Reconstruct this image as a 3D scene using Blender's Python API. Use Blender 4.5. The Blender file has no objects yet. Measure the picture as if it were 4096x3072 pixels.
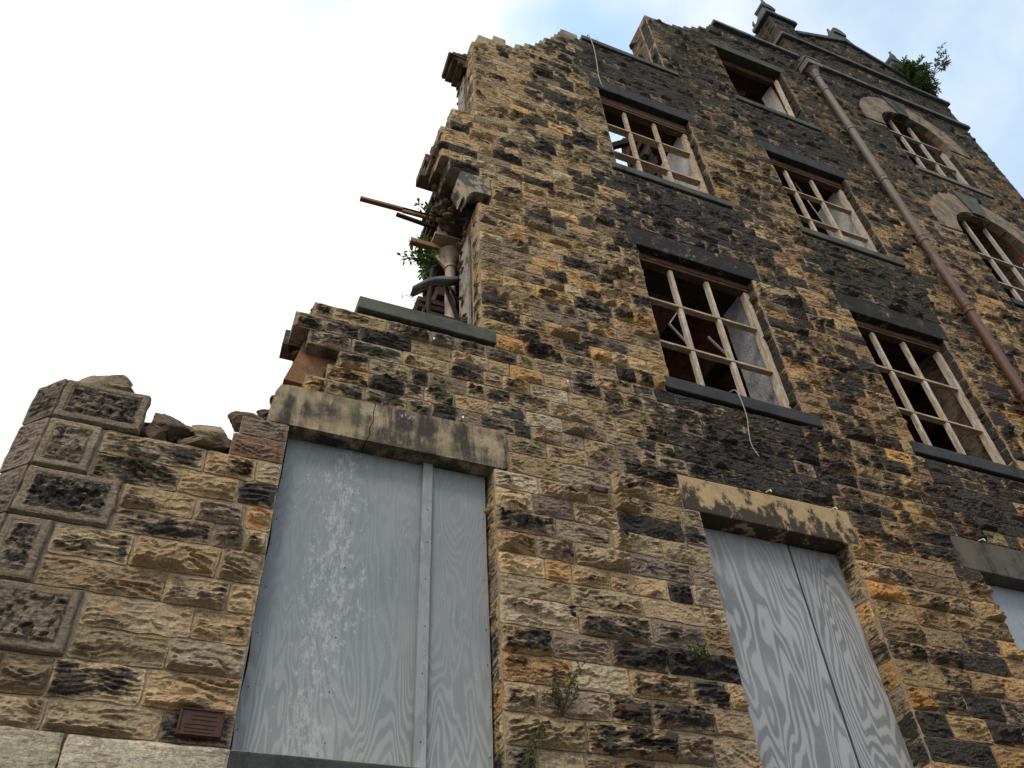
import bpy, bmesh, math, random
import numpy as np
from mathutils import Vector, Matrix
R = math.radians
random.seed(7)
rng = np.random.default_rng(11)
S = bpy.context.scene
COL = S.collection

# ------------------------------------------------------------------ camera
cam_d = bpy.data.cameras.new('camera')
cam = bpy.data.objects.new('camera', cam_d); COL.objects.link(cam)
yaw, pitch, roll, FPX = 0.42619861, 0.769015217, -0.0658211879, 3337.0596
f = Vector((math.sin(yaw)*math.cos(pitch), math.cos(yaw)*math.cos(pitch), math.sin(pitch)))
r = Vector((math.cos(yaw), -math.sin(yaw), 0)); u = r.cross(f)
rr = math.cos(roll)*r + math.sin(roll)*u; uu = -math.sin(roll)*r + math.cos(roll)*u
M = Matrix.Identity(4)
for i in range(3):
    M[i][0] = rr[i]; M[i][1] = uu[i]; M[i][2] = -f[i]
M[0][3], M[1][3], M[2][3] = 0.0, -4.2, 1.6
cam.matrix_world = M
cam_d.sensor_width = 36; cam_d.lens = 36*FPX/4096
cam_d.clip_start = .05; cam_d.clip_end = 800
S.camera = cam

# ------------------------------------------------------------------ world, sun, exposure
SUN_DIR = Vector((-.42, -.50, .78)).normalized()
W = bpy.data.worlds.new('World'); S.world = W; W.use_nodes = True
nt = W.node_tree; nt.nodes.clear()
def N(t, k, **kw):
    n = t.nodes.new(k)
    for a, b in kw.items(): setattr(n, a, b)
    return n
out = N(nt, 'ShaderNodeOutputWorld')
sky = N(nt, 'ShaderNodeTexSky'); sky.sky_type = 'NISHITA'; sky.sun_disc = False
sky.sun_elevation = math.asin(SUN_DIR.z); sky.sun_rotation = math.atan2(SUN_DIR.x, SUN_DIR.y)
sky.air_density = 1.3; sky.dust_density = .3; sky.ozone_density = 1.0
bg1 = N(nt, 'ShaderNodeBackground'); bg1.inputs[1].default_value = .15  # clear patches
bg2 = N(nt, 'ShaderNodeBackground'); bg2.inputs[0].default_value = (1, .995, .985, 1); bg2.inputs[1].default_value = 1.3
tc = N(nt, 'ShaderNodeTexCoord')
mp = N(nt, 'ShaderNodeMapping'); mp.inputs['Scale'].default_value = (1, 1, 1.5); mp.inputs['Location'].default_value = (.37, .2, .1)
n1 = N(nt, 'ShaderNodeTexNoise'); n1.inputs['Scale'].default_value = 3.2; n1.inputs['Detail'].default_value = 6; n1.inputs['Roughness'].default_value = .52
n2 = N(nt, 'ShaderNodeTexNoise'); n2.inputs['Scale'].default_value = 1.3; n2.inputs['Detail'].default_value = 2
sep = N(nt, 'ShaderNodeSeparateXYZ')
m1 = N(nt, 'ShaderNodeMath', operation='MULTIPLY_ADD'); m1.inputs[1].default_value = -.75; m1.inputs[2].default_value = .56
m2 = N(nt, 'ShaderNodeMath', operation='MULTIPLY_ADD'); m2.inputs[1].default_value = .85
m3 = N(nt, 'ShaderNodeMath', operation='MULTIPLY_ADD'); m3.inputs[1].default_value = .35
cr = N(nt, 'ShaderNodeMapRange'); cr.interpolation_type = 'SMOOTHSTEP'
cr.inputs['From Min'].default_value = .66; cr.inputs['From Max'].default_value = 1.02
cr.inputs['To Min'].default_value = .80; cr.inputs['To Max'].default_value = 1.0
mx = N(nt, 'ShaderNodeMixShader')
L = nt.links.new
L(tc.outputs['Generated'], sep.inputs[0]); L(tc.outputs['Generated'], mp.inputs[0])
L(mp.outputs[0], n1.inputs['Vector']); L(mp.outputs[0], n2.inputs['Vector'])
L(sep.outputs[0], m1.inputs[0]); L(n1.outputs['Fac'], m2.inputs[0]); L(m1.outputs[0], m2.inputs[2])
L(n2.outputs['Fac'], m3.inputs[0]); L(m2.outputs[0], m3.inputs[2]); L(m3.outputs[0], cr.inputs['Value'])
n3 = N(nt, 'ShaderNodeTexNoise'); n3.inputs['Scale'].default_value = 2.1; n3.inputs['Detail'].default_value = 7; n3.inputs['Roughness'].default_value = .5
mp2 = N(nt, 'ShaderNodeMapping'); mp2.inputs['Location'].default_value = (2.3, .9, 1.7); L(tc.outputs['Generated'], mp2.inputs[0]); L(mp2.outputs[0], n3.inputs['Vector'])
a1 = N(nt, 'ShaderNodeMath', operation='MULTIPLY_ADD'); a1.inputs[1].default_value = -.50; a1.inputs[2].default_value = -.12; L(sep.outputs[0], a1.inputs[0])
a2 = N(nt, 'ShaderNodeMath', operation='MULTIPLY_ADD'); a2.inputs[1].default_value = 1.8; L(n3.outputs['Fac'], a2.inputs[0]); L(a1.outputs[0], a2.inputs[2])
thin = N(nt, 'ShaderNodeMapRange'); thin.interpolation_type = 'SMOOTHSTEP'; thin.inputs['From Min'].default_value = .34; thin.inputs['From Max'].default_value = .88; L(a2.outputs[0], thin.inputs['Value'])
cm = N(nt, 'ShaderNodeMix', data_type='RGBA'); cm.inputs[6].default_value = (.36, .57, .78, 1); cm.inputs[7].default_value = (1, .995, .985, 1)
L(thin.outputs[0], cm.inputs[0]); L(cm.outputs[2], bg2.inputs[0])
L(sky.outputs[0], bg1.inputs[0]); L(cr.outputs[0], mx.inputs[0]); L(bg1.outputs[0], mx.inputs[1]); L(bg2.outputs[0], mx.inputs[2])
L(mx.outputs[0], out.inputs[0])
sl = bpy.data.lights.new('sun', 'SUN'); sl.energy = 1.5; sl.angle = R(14); sl.color = (1, .91, .78)
so = bpy.data.objects.new('sun', sl); COL.objects.link(so)
so.rotation_euler = SUN_DIR.to_track_quat('Z', 'Y').to_euler()
S.view_settings.view_transform = 'Standard'; S.view_settings.look = 'None'
S.view_settings.exposure = 0.0; S.view_settings.gamma = 1.0
S.cycles.max_bounces = 6; S.cycles.diffuse_bounces = 3

# ------------------------------------------------------------------ scene helpers
def tag(o, label=None, cat=None, group=None, kind=None):
    if label: o['label'] = label
    if cat: o['category'] = cat
    if group: o['group'] = group
    if kind: o['kind'] = kind
    return o
def empty(name, loc, label, cat, group=None):
    o = bpy.data.objects.new(name, None); COL.objects.link(o); o.location = loc
    o.empty_display_size = .2
    return tag(o, label, cat, group)
bpy.context.view_layer.update()
def link(name, me, mats, parent=None):
    o = bpy.data.objects.new(name, me); COL.objects.link(o)
    for m in (mats if isinstance(mats, (list, tuple)) else [mats]): me.materials.append(m)
    if parent:
        o.parent = parent
        off = Vector(parent.location); p = parent.parent
        while p: off += Vector(p.location); p = p.parent
        o.location = -off if parent.type == 'EMPTY' else (0, 0, 0)
    return o
class MB:
    """collects shapes in world coordinates, becomes one mesh"""
    def __init__(s): s.v = []; s.f = []; s.m = []; s.sm = []
    def add(s, vs, fs, mi=0, smooth=False):
        b = len(s.v); s.v += [tuple(v) for v in vs]
        s.f += [tuple(b+i for i in q) for q in fs]; s.m += [mi]*len(fs); s.sm += [smooth]*len(fs)
    def box(s, x0, x1, y0, y1, z0, z1, mi=0):
        vs = [(x, y, z) for x in (x0, x1) for y in (y0, y1) for z in (z0, z1)]
        s.add(vs, [(0, 1, 3, 2), (4, 6, 7, 5), (0, 4, 5, 1), (2, 3, 7, 6), (0, 2, 6, 4), (1, 5, 7, 3)], mi)
    def cbox(s, x0, x1, y0, y1, z0, z1, b=.01, mi=0, jit=0.0):
        """box with bevelled edges (and slightly worn corners)"""
        bm = bmesh.new(); bmesh.ops.create_cube(bm, size=1)
        for v in bm.verts:
            v.co = Vector(((x0+x1)/2+v.co.x*(x1-x0), (y0+y1)/2+v.co.y*(y1-y0), (z0+z1)/2+v.co.z*(z1-z0)))
        if jit:
            for v in bm.verts: v.co += Vector((random.uniform(-jit, jit), random.uniform(-jit, jit), random.uniform(-jit, jit)))
        bmesh.ops.bevel(bm, geom=bm.edges[:], offset=b, segments=2, profile=.6, affect='EDGES')
        s.bm(bm, mi)
    def bm(s, bm, mi=0, smooth=False):
        bm.verts.index_update()
        s.add([v.co[:] for v in bm.verts], [[v.index for v in q.verts] for q in bm.faces], mi, smooth); bm.free()
    def bar(s, a, b, w, t, up=(0, 0, 1), mi=0):
        a = Vector(a); b = Vector(b); d = (b-a).normalized(); up = Vector(up)
        x = d.cross(up)
        if x.length < 1e-4: x = d.cross(Vector((0, 1, 0)))
        x.normalize(); y = x.cross(d).normalized()
        vs = []
        for p in (a, b):
            for sx, sy in ((-1, -1), (1, -1), (1, 1), (-1, 1)): vs.append(p+x*sx*w/2+y*sy*t/2)
        s.add(vs, [(3, 2, 1, 0), (4, 5, 6, 7), (0, 1, 5, 4), (1, 2, 6, 5), (2, 3, 7, 6), (3, 0, 4, 7)], mi)
    def tube(s, pts, rad, n=8, mi=0, cap=True):
        pts = [Vector(p) for p in pts]; rings = []
        if not hasattr(rad, '__len__'): rad = [rad]*len(pts)
        for i, p in enumerate(pts):
            d = (pts[min(i+1, len(pts)-1)]-pts[max(i-1, 0)]).normalized()
            x = d.cross(Vector((0, 1, 0.01)));
            if x.length < 1e-3: x = d.cross(Vector((1, 0, 0)))
            x.normalize(); y = d.cross(x)
            rings.append([p+(x*math.cos(2*math.pi*k/n)+y*math.sin(2*math.pi*k/n))*rad[i] for k in range(n)])
        vs = [v for rg in rings for v in rg]; fs = []
        for i in range(len(pts)-1):
            for k in range(n):
                a = i*n+k; b = i*n+(k+1) % n; fs.append((a, b, b+n, a+n))
        s.add(vs, fs, mi, True)
        if cap: s.add(rings[0], [tuple(range(n))[::-1]], mi); s.add(rings[-1], [tuple(range(n))], mi)
    def lathe(s, c, prof, n=24, mi=0, rot=0.0, smooth=True):
        vs = []; fs = []
        for rd, z in prof:
            for k in range(n):
                a = 2*math.pi*(k+.5)/n+rot; vs.append((c[0]+rd*math.cos(a), c[1]+rd*math.sin(a), c[2]+z))
        for i in range(len(prof)-1):
            for k in range(n):
                a = i*n+k; b = i*n+(k+1) % n; fs.append((a, b, b+n, a+n))
        s.add(vs, fs, mi, smooth)
        s.add([vs[i] for i in range(n)], [tuple(range(n))[::-1]], mi); s.add(vs[-n:], [tuple(range(n))], mi)
    def prism(s, poly, y0, y1, mi=0):
        """poly of (x,z) extruded from y0 (front) to y1"""
        n = len(poly); vs = [(x, y0, z) for x, z in poly]+[(x, y1, z) for x, z in poly]
        fs = [tuple(range(n)), tuple(range(2*n-1, n-1, -1))]
        for k in range(n): fs.append((k, k+n, (k+1) % n+n, (k+1) % n))
        s.add(vs, fs, mi)
    def build(s, name, mats, parent=None):
        me = bpy.data.meshes.new(name); me.from_pydata(s.v, [], s.f)
        me.polygons.foreach_set('material_index', s.m); me.polygons.foreach_set('use_smooth', s.sm)
        me.update()
        bm = bmesh.new(); bm.from_mesh(me); bmesh.ops.recalc_face_normals(bm, faces=bm.faces[:]); bm.to_mesh(me); bm.free()
        return link(name, me, mats, parent)

# ------------------------------------------------------------------ numpy noise
_perm = rng.permutation(4096).astype(np.int64); _val = rng.random(4096)
def vn(x, y, z):
    xi = np.floor(x).astype(np.int64); yi = np.floor(y).astype(np.int64); zi = np.floor(z).astype(np.int64)
    fx = x-xi; fy = y-yi; fz = z-zi
    fx = fx*fx*(3-2*fx); fy = fy*fy*(3-2*fy); fz = fz*fz*(3-2*fz)
    def h(a, b, c): return _val[_perm[(_perm[(_perm[a & 4095]+b) & 4095]+c) & 4095]]
    r_ = 0
    for dx, wx in ((0, 1-fx), (1, fx)):
        for dy, wy in ((0, 1-fy), (1, fy)):
            for dz, wz in ((0, 1-fz), (1, fz)):
                r_ = r_+h(xi+dx, yi+dy, zi+dz)*wx*wy*wz
    return r_
def fbm(x, y, z, o=3, g=.5):
    a = 1.0; s = 0; t = 0
    for i in range(o):
        s = s+a*vn(x, y, z); t += a; a *= g; x = x*2.03+7.1; y = y*2.03+3.3; z = z*2.03+1.7
    return s/t
def sst(a, b, x):
    t = np.clip((x-a)/(b-a), 0, 1); return t*t*(3-2*t)

# ------------------------------------------------------------------ materials
def mat(name):
    m = bpy.data.materials.new(name); m.use_nodes = True; t = m.node_tree
    b = t.nodes['Principled BSDF']; return m, t, b
def geo(t): return N(t, 'ShaderNodeNewGeometry').outputs['Position']
def scaled(t, src, s, loc=(0, 0, 0)):
    q = N(t, 'ShaderNodeMapping'); q.inputs['Scale'].default_value = s; q.inputs['Location'].default_value = loc
    t.links.new(src, q.inputs[0]); return q.outputs[0]
def noise(t, src, sc, det=4, ro=.6, dist=0):
    q = N(t, 'ShaderNodeTexNoise'); q.inputs['Scale'].default_value = sc; q.inputs['Detail'].default_value = det
    q.inputs['Roughness'].default_value = ro; q.inputs['Distortion'].default_value = dist
    t.links.new(src, q.inputs['Vector']); return q.outputs['Fac']
def mr(t, v, a, b, c=0, d=1, smooth=True):
    q = N(t, 'ShaderNodeMapRange'); q.interpolation_type = 'SMOOTHSTEP' if smooth else 'LINEAR'
    for k, x in zip(('From Min', 'From Max', 'To Min', 'To Max'), (a, b, c, d)): q.inputs[k].default_value = x
    t.links.new(v, q.inputs['Value']); return q.outputs[0]
def math_(t, op, a, b=None, c=None):
    q = N(t, 'ShaderNodeMath', operation=op)
    for i, x in enumerate((a, b, c)):
        if x is None: continue
        if isinstance(x, (int, float)): q.inputs[i].default_value = x
        else: t.links.new(x, q.inputs[i])
    return q.outputs[0]
def mixc(t, fac, a, b, bt='MIX'):
    q = N(t, 'ShaderNodeMix', data_type='RGBA', blend_type=bt)
    if isinstance(fac, (int, float)): q.inputs[0].default_value = fac
    else: t.links.new(fac, q.inputs[0])
    for i, x in ((6, a), (7, b)):
        if isinstance(x, tuple): q.inputs[i].default_value = x if len(x) == 4 else x+(1,)
        else: t.links.new(x, q.inputs[i])
    return q.outputs[2]
def bump(t, b, h, strength=.5, dist=.01):
    q = N(t, 'ShaderNodeBump'); q.inputs['Strength'].default_value = strength; q.inputs['Distance'].default_value = dist
    t.links.new(h, q.inputs['Height']); t.links.new(q.outputs[0], b.inputs['Normal']); return q
def setc(t, b, c): t.links.new(c, b.inputs['Base Color'])
def attr(t, n):
    q = N(t, 'ShaderNodeAttribute'); q.attribute_name = n; return q

def stone_mat():
    m, t, b = mat('rockface_stone'); p = geo(t)
    tint = attr(t, 'tint').outputs['Color']; so_ = attr(t, 'soot').outputs['Fac']; al = attr(t, 'algae').outputs['Fac']
    na = noise(t, p, 7, 6, .68); nb = noise(t, p, 55, 5, .7)
    ns = noise(t, scaled(t, p, (9, 9, 34)), 1, 6, .68, .4)
    v = mr(t, nb, .28, .75, .45, 1.5, False)
    c = mixc(t, 1.0, tint, v, 'MULTIPLY')
    c = mixc(t, mr(t, na, .52, .72, 0, .6), c, mixc(t, 1.0, c, (1.22, 1.03, .82), 'MULTIPLY'))
    c = mixc(t, mr(t, noise(t, p, 3.1, 4, .6), .5, .72, 0, .5), c, mixc(t, 1.0, c, (.72, .66, .66), 'MULTIPLY'))
    c = mixc(t, mr(t, ns, .55, .68, 0, .75), c, mixc(t, 1.0, c, (.42, .35, .30), 'MULTIPLY'))
    c = mixc(t, mr(t, noise(t, scaled(t, p, (6, 6, 40), (5, 2, 3)), 1, 5, .65, .5), .54, .66, 0, .6), c, mixc(t, 1.0, c, (1.42, 1.34, 1.2), 'MULTIPLY'))
    s1 = math_(t, 'ADD', so_, math_(t, 'MULTIPLY', math_(t, 'SUBTRACT', ns, .5), 1.5))
    s1 = math_(t, 'ADD', s1, math_(t, 'MULTIPLY', math_(t, 'SUBTRACT', na, .5), 1.3))
    mask = mr(t, s1, .36, .66, 0, .96)
    sc = mixc(t, mr(t, nb, .35, .7), (.016, .015, .016), (.070, .060, .054))
    sc = mixc(t, al, sc, mixc(t, nb, (.022, .026, .017), (.062, .064, .042)))
    c = mixc(t, mask, c, sc)
    # pale lime bloom and lichen specks
    sp = mr(t, noise(t, p, 120, 3, .6), .66, .74, 0, .5)
    c = mixc(t, math_(t, 'MULTIPLY', sp, mr(t, na, .45, .6)), c, (.42, .38, .31))
    setc(t, b, c); b.inputs['Roughness'].default_value = .93; b.inputs['Specular IOR Level'].default_value = .25
    h = math_(t, 'ADD', math_(t, 'MULTIPLY', nb, .5), math_(t, 'MULTIPLY', ns, .9))
    h = math_(t, 'ADD', h, math_(t, 'MULTIPLY', noise(t, p, 26, 5, .7), .8))
    bump(t, b, h, 1.0, .024); return m
def plain_mat(name, c1, c2, sc=6, rough=.85, bs=.5, bd=.008, stretch=(1, 1, 1), c3=None, f3=(.6, .7), sc3=3, spec=.3, metal=0):
    m, t, b = mat(name); p = scaled(t, geo(t), stretch)
    a = noise(t, p, sc, 6, .65); k = noise(t, p, sc*9, 4, .6)
    c = mixc(t, mr(t, a, .3, .7), c1, c2)
    c = mixc(t, 1.0, c, mr(t, k, .25, .8, .7, 1.3, False), 'MULTIPLY')
    if c3: c = mixc(t, mr(t, noise(t, scaled(t, p, (1, 1, 1), (3, 5, 1)), sc3, 7, .7), f3[0], f3[1]), c, c3)
    setc(t, b, c); b.inputs['Roughness'].default_value = rough; b.inputs['Specular IOR Level'].default_value = spec
    b.inputs['Metallic'].default_value = metal
    bump(t, b, math_(t, 'ADD', a, math_(t, 'MULTIPLY', k, .5)), bs, bd); return m
def streak_mat(name, base1, base2, dark, lo, hi, streak=(7, 7, .9), pale=None, green=None, low=None):
    """dressed stone with soot washed down in vertical streaks"""
    m, t, b = mat(name); p = geo(t)
    a = noise(t, p, 5, 6, .65); k = noise(t, p, 70, 4, .7); st = noise(t, scaled(t, p, streak), 1, 6, .72)
    c = mixc(t, mr(t, a, .35, .65), base1, base2)
    c = mixc(t, 1.0, c, mr(t, k, .25, .8, .65, 1.3, False), 'MULTIPLY')
    sm = math_(t, 'ADD', math_(t, 'MULTIPLY', st, .65), math_(t, 'MULTIPLY', a, .35))
    if low:      # (z of lower edge, z of upper edge, strength)
        q = N(t, 'ShaderNodeSeparateXYZ'); t.links.new(p, q.inputs[0])
        sm = math_(t, 'ADD', sm, mr(t, q.outputs[2], low[0], low[1], low[2], -low[2], False))
    c = mixc(t, mr(t, sm, lo, hi, 0, .95), c, dark)
    if green: c = mixc(t, mr(t, noise(t, p, 2.2, 4, .6), .5, .68, 0, .5), c, green)
    if pale: c = mixc(t, mr(t, noise(t, scaled(t, p, (6, 6, 4), (2, 1, 5)), 1, 8, .75), .60, .66, 0, .85), c, pale)
    setc(t, b, c); b.inputs['Roughness'].default_value = .9; b.inputs['Specular IOR Level'].default_value = .3
    bump(t, b, math_(t, 'ADD', a, math_(t, 'MULTIPLY', k, .4)), .7, .008); return m
def ply_mat(name, c1, c2, patch, amt, scx=1.6, lines=26, contrast=.5, blue=None, worn=(3.1, 3.7), cen=None):
    """weathered plywood: cathedral grain from contour lines of a stretched noise"""
    m, t, b = mat(name); p = geo(t)
    base = noise(t, scaled(t, p, (scx*2.2, 1, scx*.42), (1.3, 0, 2.2)), 1, 3, .45, .25)
    ln = math_(t, 'SINE', math_(t, 'MULTIPLY', base, lines*6.28))
    fine = noise(t, scaled(t, p, (130, 130, 3.0)), 1, 4, .6)
    blot = noise(t, p, 1.7, 5, .6); pe = noise(t, scaled(t, p, (30, 30, 15)), 1, 9, .8)
    g = math_(t, 'ADD', mr(t, ln, -.9, .9, 0, 1), math_(t, 'MULTIPLY', math_(t, 'SUBTRACT', fine, .5), 1.1))
    sepz = N(t, 'ShaderNodeSeparateXYZ'); t.links.new(p, sepz.inputs[0])
    wz = mr(t, sepz.outputs[2], worn[0], worn[1], 1.0, .0)          # grain is weathered out where the paint has gone
    gm = math_(t, 'MULTIPLY', mr(t, g, .1, 1.0, 0, contrast), math_(t, 'ADD', .35, math_(t, 'MULTIPLY', wz, .65)))
    c = mixc(t, mr(t, blot, .3, .7), c1, c2)
    if blue: c = mixc(t, mr(t, noise(t, scaled(t, p, (2.5, 2.5, .6)), 1, 4, .6), .42, .62, 0, .8), c, blue)
    c = mixc(t, gm, c, patch)
    pm = mr(t, pe, .55, .62, 0, 1)
    if cen is not None:
        d = math_(t, 'ABSOLUTE', math_(t, 'SUBTRACT', math_(t, 'ADD', sepz.outputs[0], math_(t, 'MULTIPLY', math_(t, 'SUBTRACT', blot, .5), .5)), cen))
        near = mr(t, d, .02, .26, 1, 0)
        pm = mr(t, math_(t, 'ADD', pe, math_(t, 'MULTIPLY', near, .11)), .59, .67, 0, 1)
    c = mixc(t, math_(t, 'MULTIPLY', pm, amt), c, patch)
    c = mixc(t, mr(t, noise(t, scaled(t, p, (60, 60, 9)), 1, 5, .7), .66, .72, 0, .55), c, (.38, .38, .36))
    c = mixc(t, mr(t, fine, .58, .75, 0, .35), c, (.06, .065, .07))
    setc(t, b, c); b.inputs['Roughness'].default_value = .75; b.inputs['Specular IOR Level'].default_value = .3
    bump(t, b, math_(t, 'ADD', math_(t, 'MULTIPLY', g, .3), fine), .35, .003); return m

M_STONE = stone_mat()
M_MORTAR = plain_mat('lime_mortar', (.38, .305, .205), (.26, .205, .145), 9, .95, .8, .012, c3=(.05, .045, .04), f3=(.52, .66), sc3=4)
_t = M_MORTAR.node_tree; _b = _t.nodes['Principled BSDF']; _c = _b.inputs['Base Color'].links[0].from_socket; _p = geo(_t)
_m = math_(_t, 'ADD', attr(_t, 'soot').outputs['Fac'], math_(_t, 'MULTIPLY', math_(_t, 'SUBTRACT', noise(_t, _p, 6, 6, .7), .5), 1.6))
_m = mr(_t, _m, .38, .75, 0, .85); _t.links.new(mixc(_t, _m, _c, (.06, .05, .04)), _b.inputs['Base Color'])
M_RUBBLE = plain_mat('rubble_core', (.20, .135, .08), (.085, .062, .046), 7, .95, 1, .03, (1, 1, 2.2), c3=(.03, .025, .022), f3=(.5, .62), sc3=5)
M_LINA = streak_mat('stained_lintel', (.38, .29, .175), (.25, .195, .13), (.035, .030, .028), .44, .58, (4.5, 4.5, .7), pale=(.40, .37, .33), green=(.16, .155, .07))
M_LINB = streak_mat('peeling_lintel', (.46, .32, .16), (.36, .25, .13), (.035, .026, .021), .47, .55, (7, 7, 4.5), low=(5.18, 5.51, .07))
M_LINC = streak_mat('sooty_lintel', (.06, .052, .045), (.20, .16, .11), (.014, .013, .014), .36, .50, (6, 6, 9), pale=(.36, .31, .23))
M_LIND = streak_mat('black_lintel', (.035, .036, .037), (.05, .05, .047), (.018, .019, .02), .45, .6)
M_LINH = streak_mat('grey_brown_lintel', (.12, .10, .075), (.085, .075, .062), (.032, .03, .028), .5, .62)
M_LING = streak_mat('algae_lintel', (.075, .078, .052), (.055, .055, .042), (.025, .026, .022), .5, .62)
M_SILL = streak_mat('green_grey_sill', (.105, .106, .088), (.066, .066, .057), (.022, .024, .022), .52, .66, (10, 10, 3), green=(.105, .115, .07))
M_SILLD = streak_mat('dark_sill', (.052, .053, .052), (.038, .04, .042), (.018, .018, .019), .52, .66)
M_SILLG = streak_mat('grey_sill', (.17, .155, .13), (.13, .12, .105), (.05, .048, .045), .54, .68)
M_VOUS = streak_mat('smooth_voussoir', (.30, .215, .135), (.17, .135, .095), (.06, .05, .042), .48, .64, (4, 4, 2.5), pale=(.34, .27, .18))
M_STUB = streak_mat('fallen_lintel_stone', (.36, .29, .20), (.27, .215, .15), (.075, .07, .065), .47, .53, (5, 5, 5))
M_STRING = streak_mat('string_course_stone', (.15, .145, .135), (.09, .088, .085), (.04, .04, .04), .52, .64, (9, 9, 5))
M_COPE = streak_mat('coping_stone', (.085, .092, .085), (.06, .065, .06), (.03, .032, .03), .5, .66)
M_PLINTH = plain_mat('plinth_ashlar', (.36, .33, .25), (.27, .235, .165), 3.5, .9, .6, .01, c3=(.17, .15, .12), f3=(.55, .7), sc3=5)
M_WOOD = plain_mat('weathered_paint_wood', (.54, .44, .33), (.34, .25, .17), 6, .8, .8, .006, (5, 5, 1.1), c3=(.55, .50, .43), f3=(.52, .58), sc3=5)
M_WOODH = plain_mat('weathered_bar_wood', (.50, .37, .24), (.33, .21, .13), 6, .8, .8, .006, (1.1, 5, 5), c3=(.52, .46, .38), f3=(.52, .6), sc3=5)
M_WOODR = plain_mat('brown_frame_wood', (.13, .062, .033), (.055, .03, .02), 5, .8, .6, .006, (1.2, 6, 6), c3=(.26, .17, .10), f3=(.58, .66), sc3=6)
M_WHITEW = plain_mat('pale_bar_paint', (.52, .47, .41), (.36, .31, .26), 6, .7, .6, .005, (4, 4, 1.2))
M_PLAST = plain_mat('dirty_plaster', (.50, .48, .44), (.36, .345, .315), 4, .9, .5, .01, c3=(.20, .17, .13), f3=(.58, .72), sc3=4)
M_PLASTR = plain_mat('rough_plaster', (.36, .36, .36), (.23, .23, .235), 6, .9, 1, .03, c3=(.10, .095, .09), f3=(.56, .66), sc3=9)
M_PLASTW = plain_mat('old_wall_plaster', (.40, .355, .30), (.24, .21, .18), 9, .9, 1, .03, (1, 1, .5), c3=(.09, .075, .06), f3=(.52, .62), sc3=9)
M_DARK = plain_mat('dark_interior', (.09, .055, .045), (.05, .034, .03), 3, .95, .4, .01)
M_BRICK = plain_mat('ceiling_brick', (.42, .20, .14), (.22, .11, .08), 9, .95, 1, .02, (1, 1, 2), c3=(.06, .035, .03), f3=(.56, .66), sc3=8)
M_TIMBER = plain_mat('rotten_timber', (.055, .035, .024), (.025, .018, .014), 6, .9, .8, .01, (1, 5, 5), c3=(.12, .075, .045), f3=(.6, .68), sc3=5)
M_TIMBL = plain_mat('brown_timber', (.36, .20, .11), (.22, .12, .07), 6, .85, .6, .008, (1, 5, 5), c3=(.10, .06, .04), f3=(.6, .7))
M_CAST = plain_mat('painted_cast_iron', (.50, .40, .30), (.40, .29, .20), 5, .6, .4, .004, c3=(.22, .085, .035), f3=(.60, .64), sc3=5, spec=.5)
M_RUST = plain_mat('rusty_iron', (.11, .055, .042), (.07, .038, .03), 12, .85, .8, .004)
M_STEEL = plain_mat('dull_zinc', (.22, .235, .26), (.13, .14, .155), 7, .5, .3, .003, spec=.6, metal=.4)
M_PLAQ = plain_mat('rusty_plaque', (.10, .05, .04), (.065, .038, .032), 30, .85, 1, .006)
M_WIRE = plain_mat('pale_wire', (.42, .40, .37), (.3, .28, .25), 20, .7)
M_PEG = plain_mat('white_peg', (.75, .73, .68), (.6, .56, .5), 20, .7)
M_NAIL_GAP = plain_mat('nail_and_gap_black', (.03, .028, .028), (.05, .04, .035), 20, .7)  # nail black, also used where dark colour stands for shade in board gaps
M_PLYA = ply_mat('grey_plywood', (.20, .22, .225), (.255, .27, .268), (.42, .43, .415), .7, 1.3, 34, .42, blue=(.215, .232, .25), worn=(3.2, 4.1), cen=.72)
M_PLYB = ply_mat('bare_plywood', (.17, .172, .175), (.25, .253, .256), (.43, .435, .44), .10, 1.0, 30, .62, worn=(4.5, 5.3))
M_PLYC = ply_mat('blue_grey_plywood', (.27, .30, .33), (.31, .34, .37), (.40, .42, .44), .5, 1.2, 12, .3, blue=(.28, .32, .38))
M_BATT = ply_mat('batten_wood', (.22, .235, .245), (.26, .27, .28), (.38, .385, .38), .6, 5, 6, .7)
M_BIRD = plain_mat('dark_feathers', (.02, .02, .026), (.035, .035, .042), 20, .6)

def leaf_mat(name, a, b_):
    m, t, b = mat(name); p = geo(t)
    c = mixc(t, mr(t, noise(t, p, 14, 3, .6), .35, .65), a, b_)
    setc(t, b, c); b.inputs['Roughness'].default_value = .6
    tr = N(t, 'ShaderNodeBsdfTranslucent'); t.links.new(c, tr.inputs[0])
    ms = N(t, 'ShaderNodeMixShader'); ms.inputs[0].default_value = .35
    o = t.nodes['Material Output']
    t.links.new(b.outputs[0], ms.inputs[1]); t.links.new(tr.outputs[0], ms.inputs[2]); t.links.new(ms.outputs[0], o.inputs[0])
    return m
M_LEAF = leaf_mat('green_leaf', (.06, .12, .022), (.13, .20, .04))
M_LEAFD = leaf_mat('dark_green_leaf', (.038, .07, .02), (.09, .13, .035))
M_LEAFB = leaf_mat('bluish_leaf', (.04, .065, .04), (.07, .09, .06))
M_STEM = plain_mat('plant_stem', (.14, .10, .06), (.09, .06, .04), 20, .8)

# ------------------------------------------------------------------ facade layout (metres; x along, z up, wall face y=0)
T = .52
XR = 12.2
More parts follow.
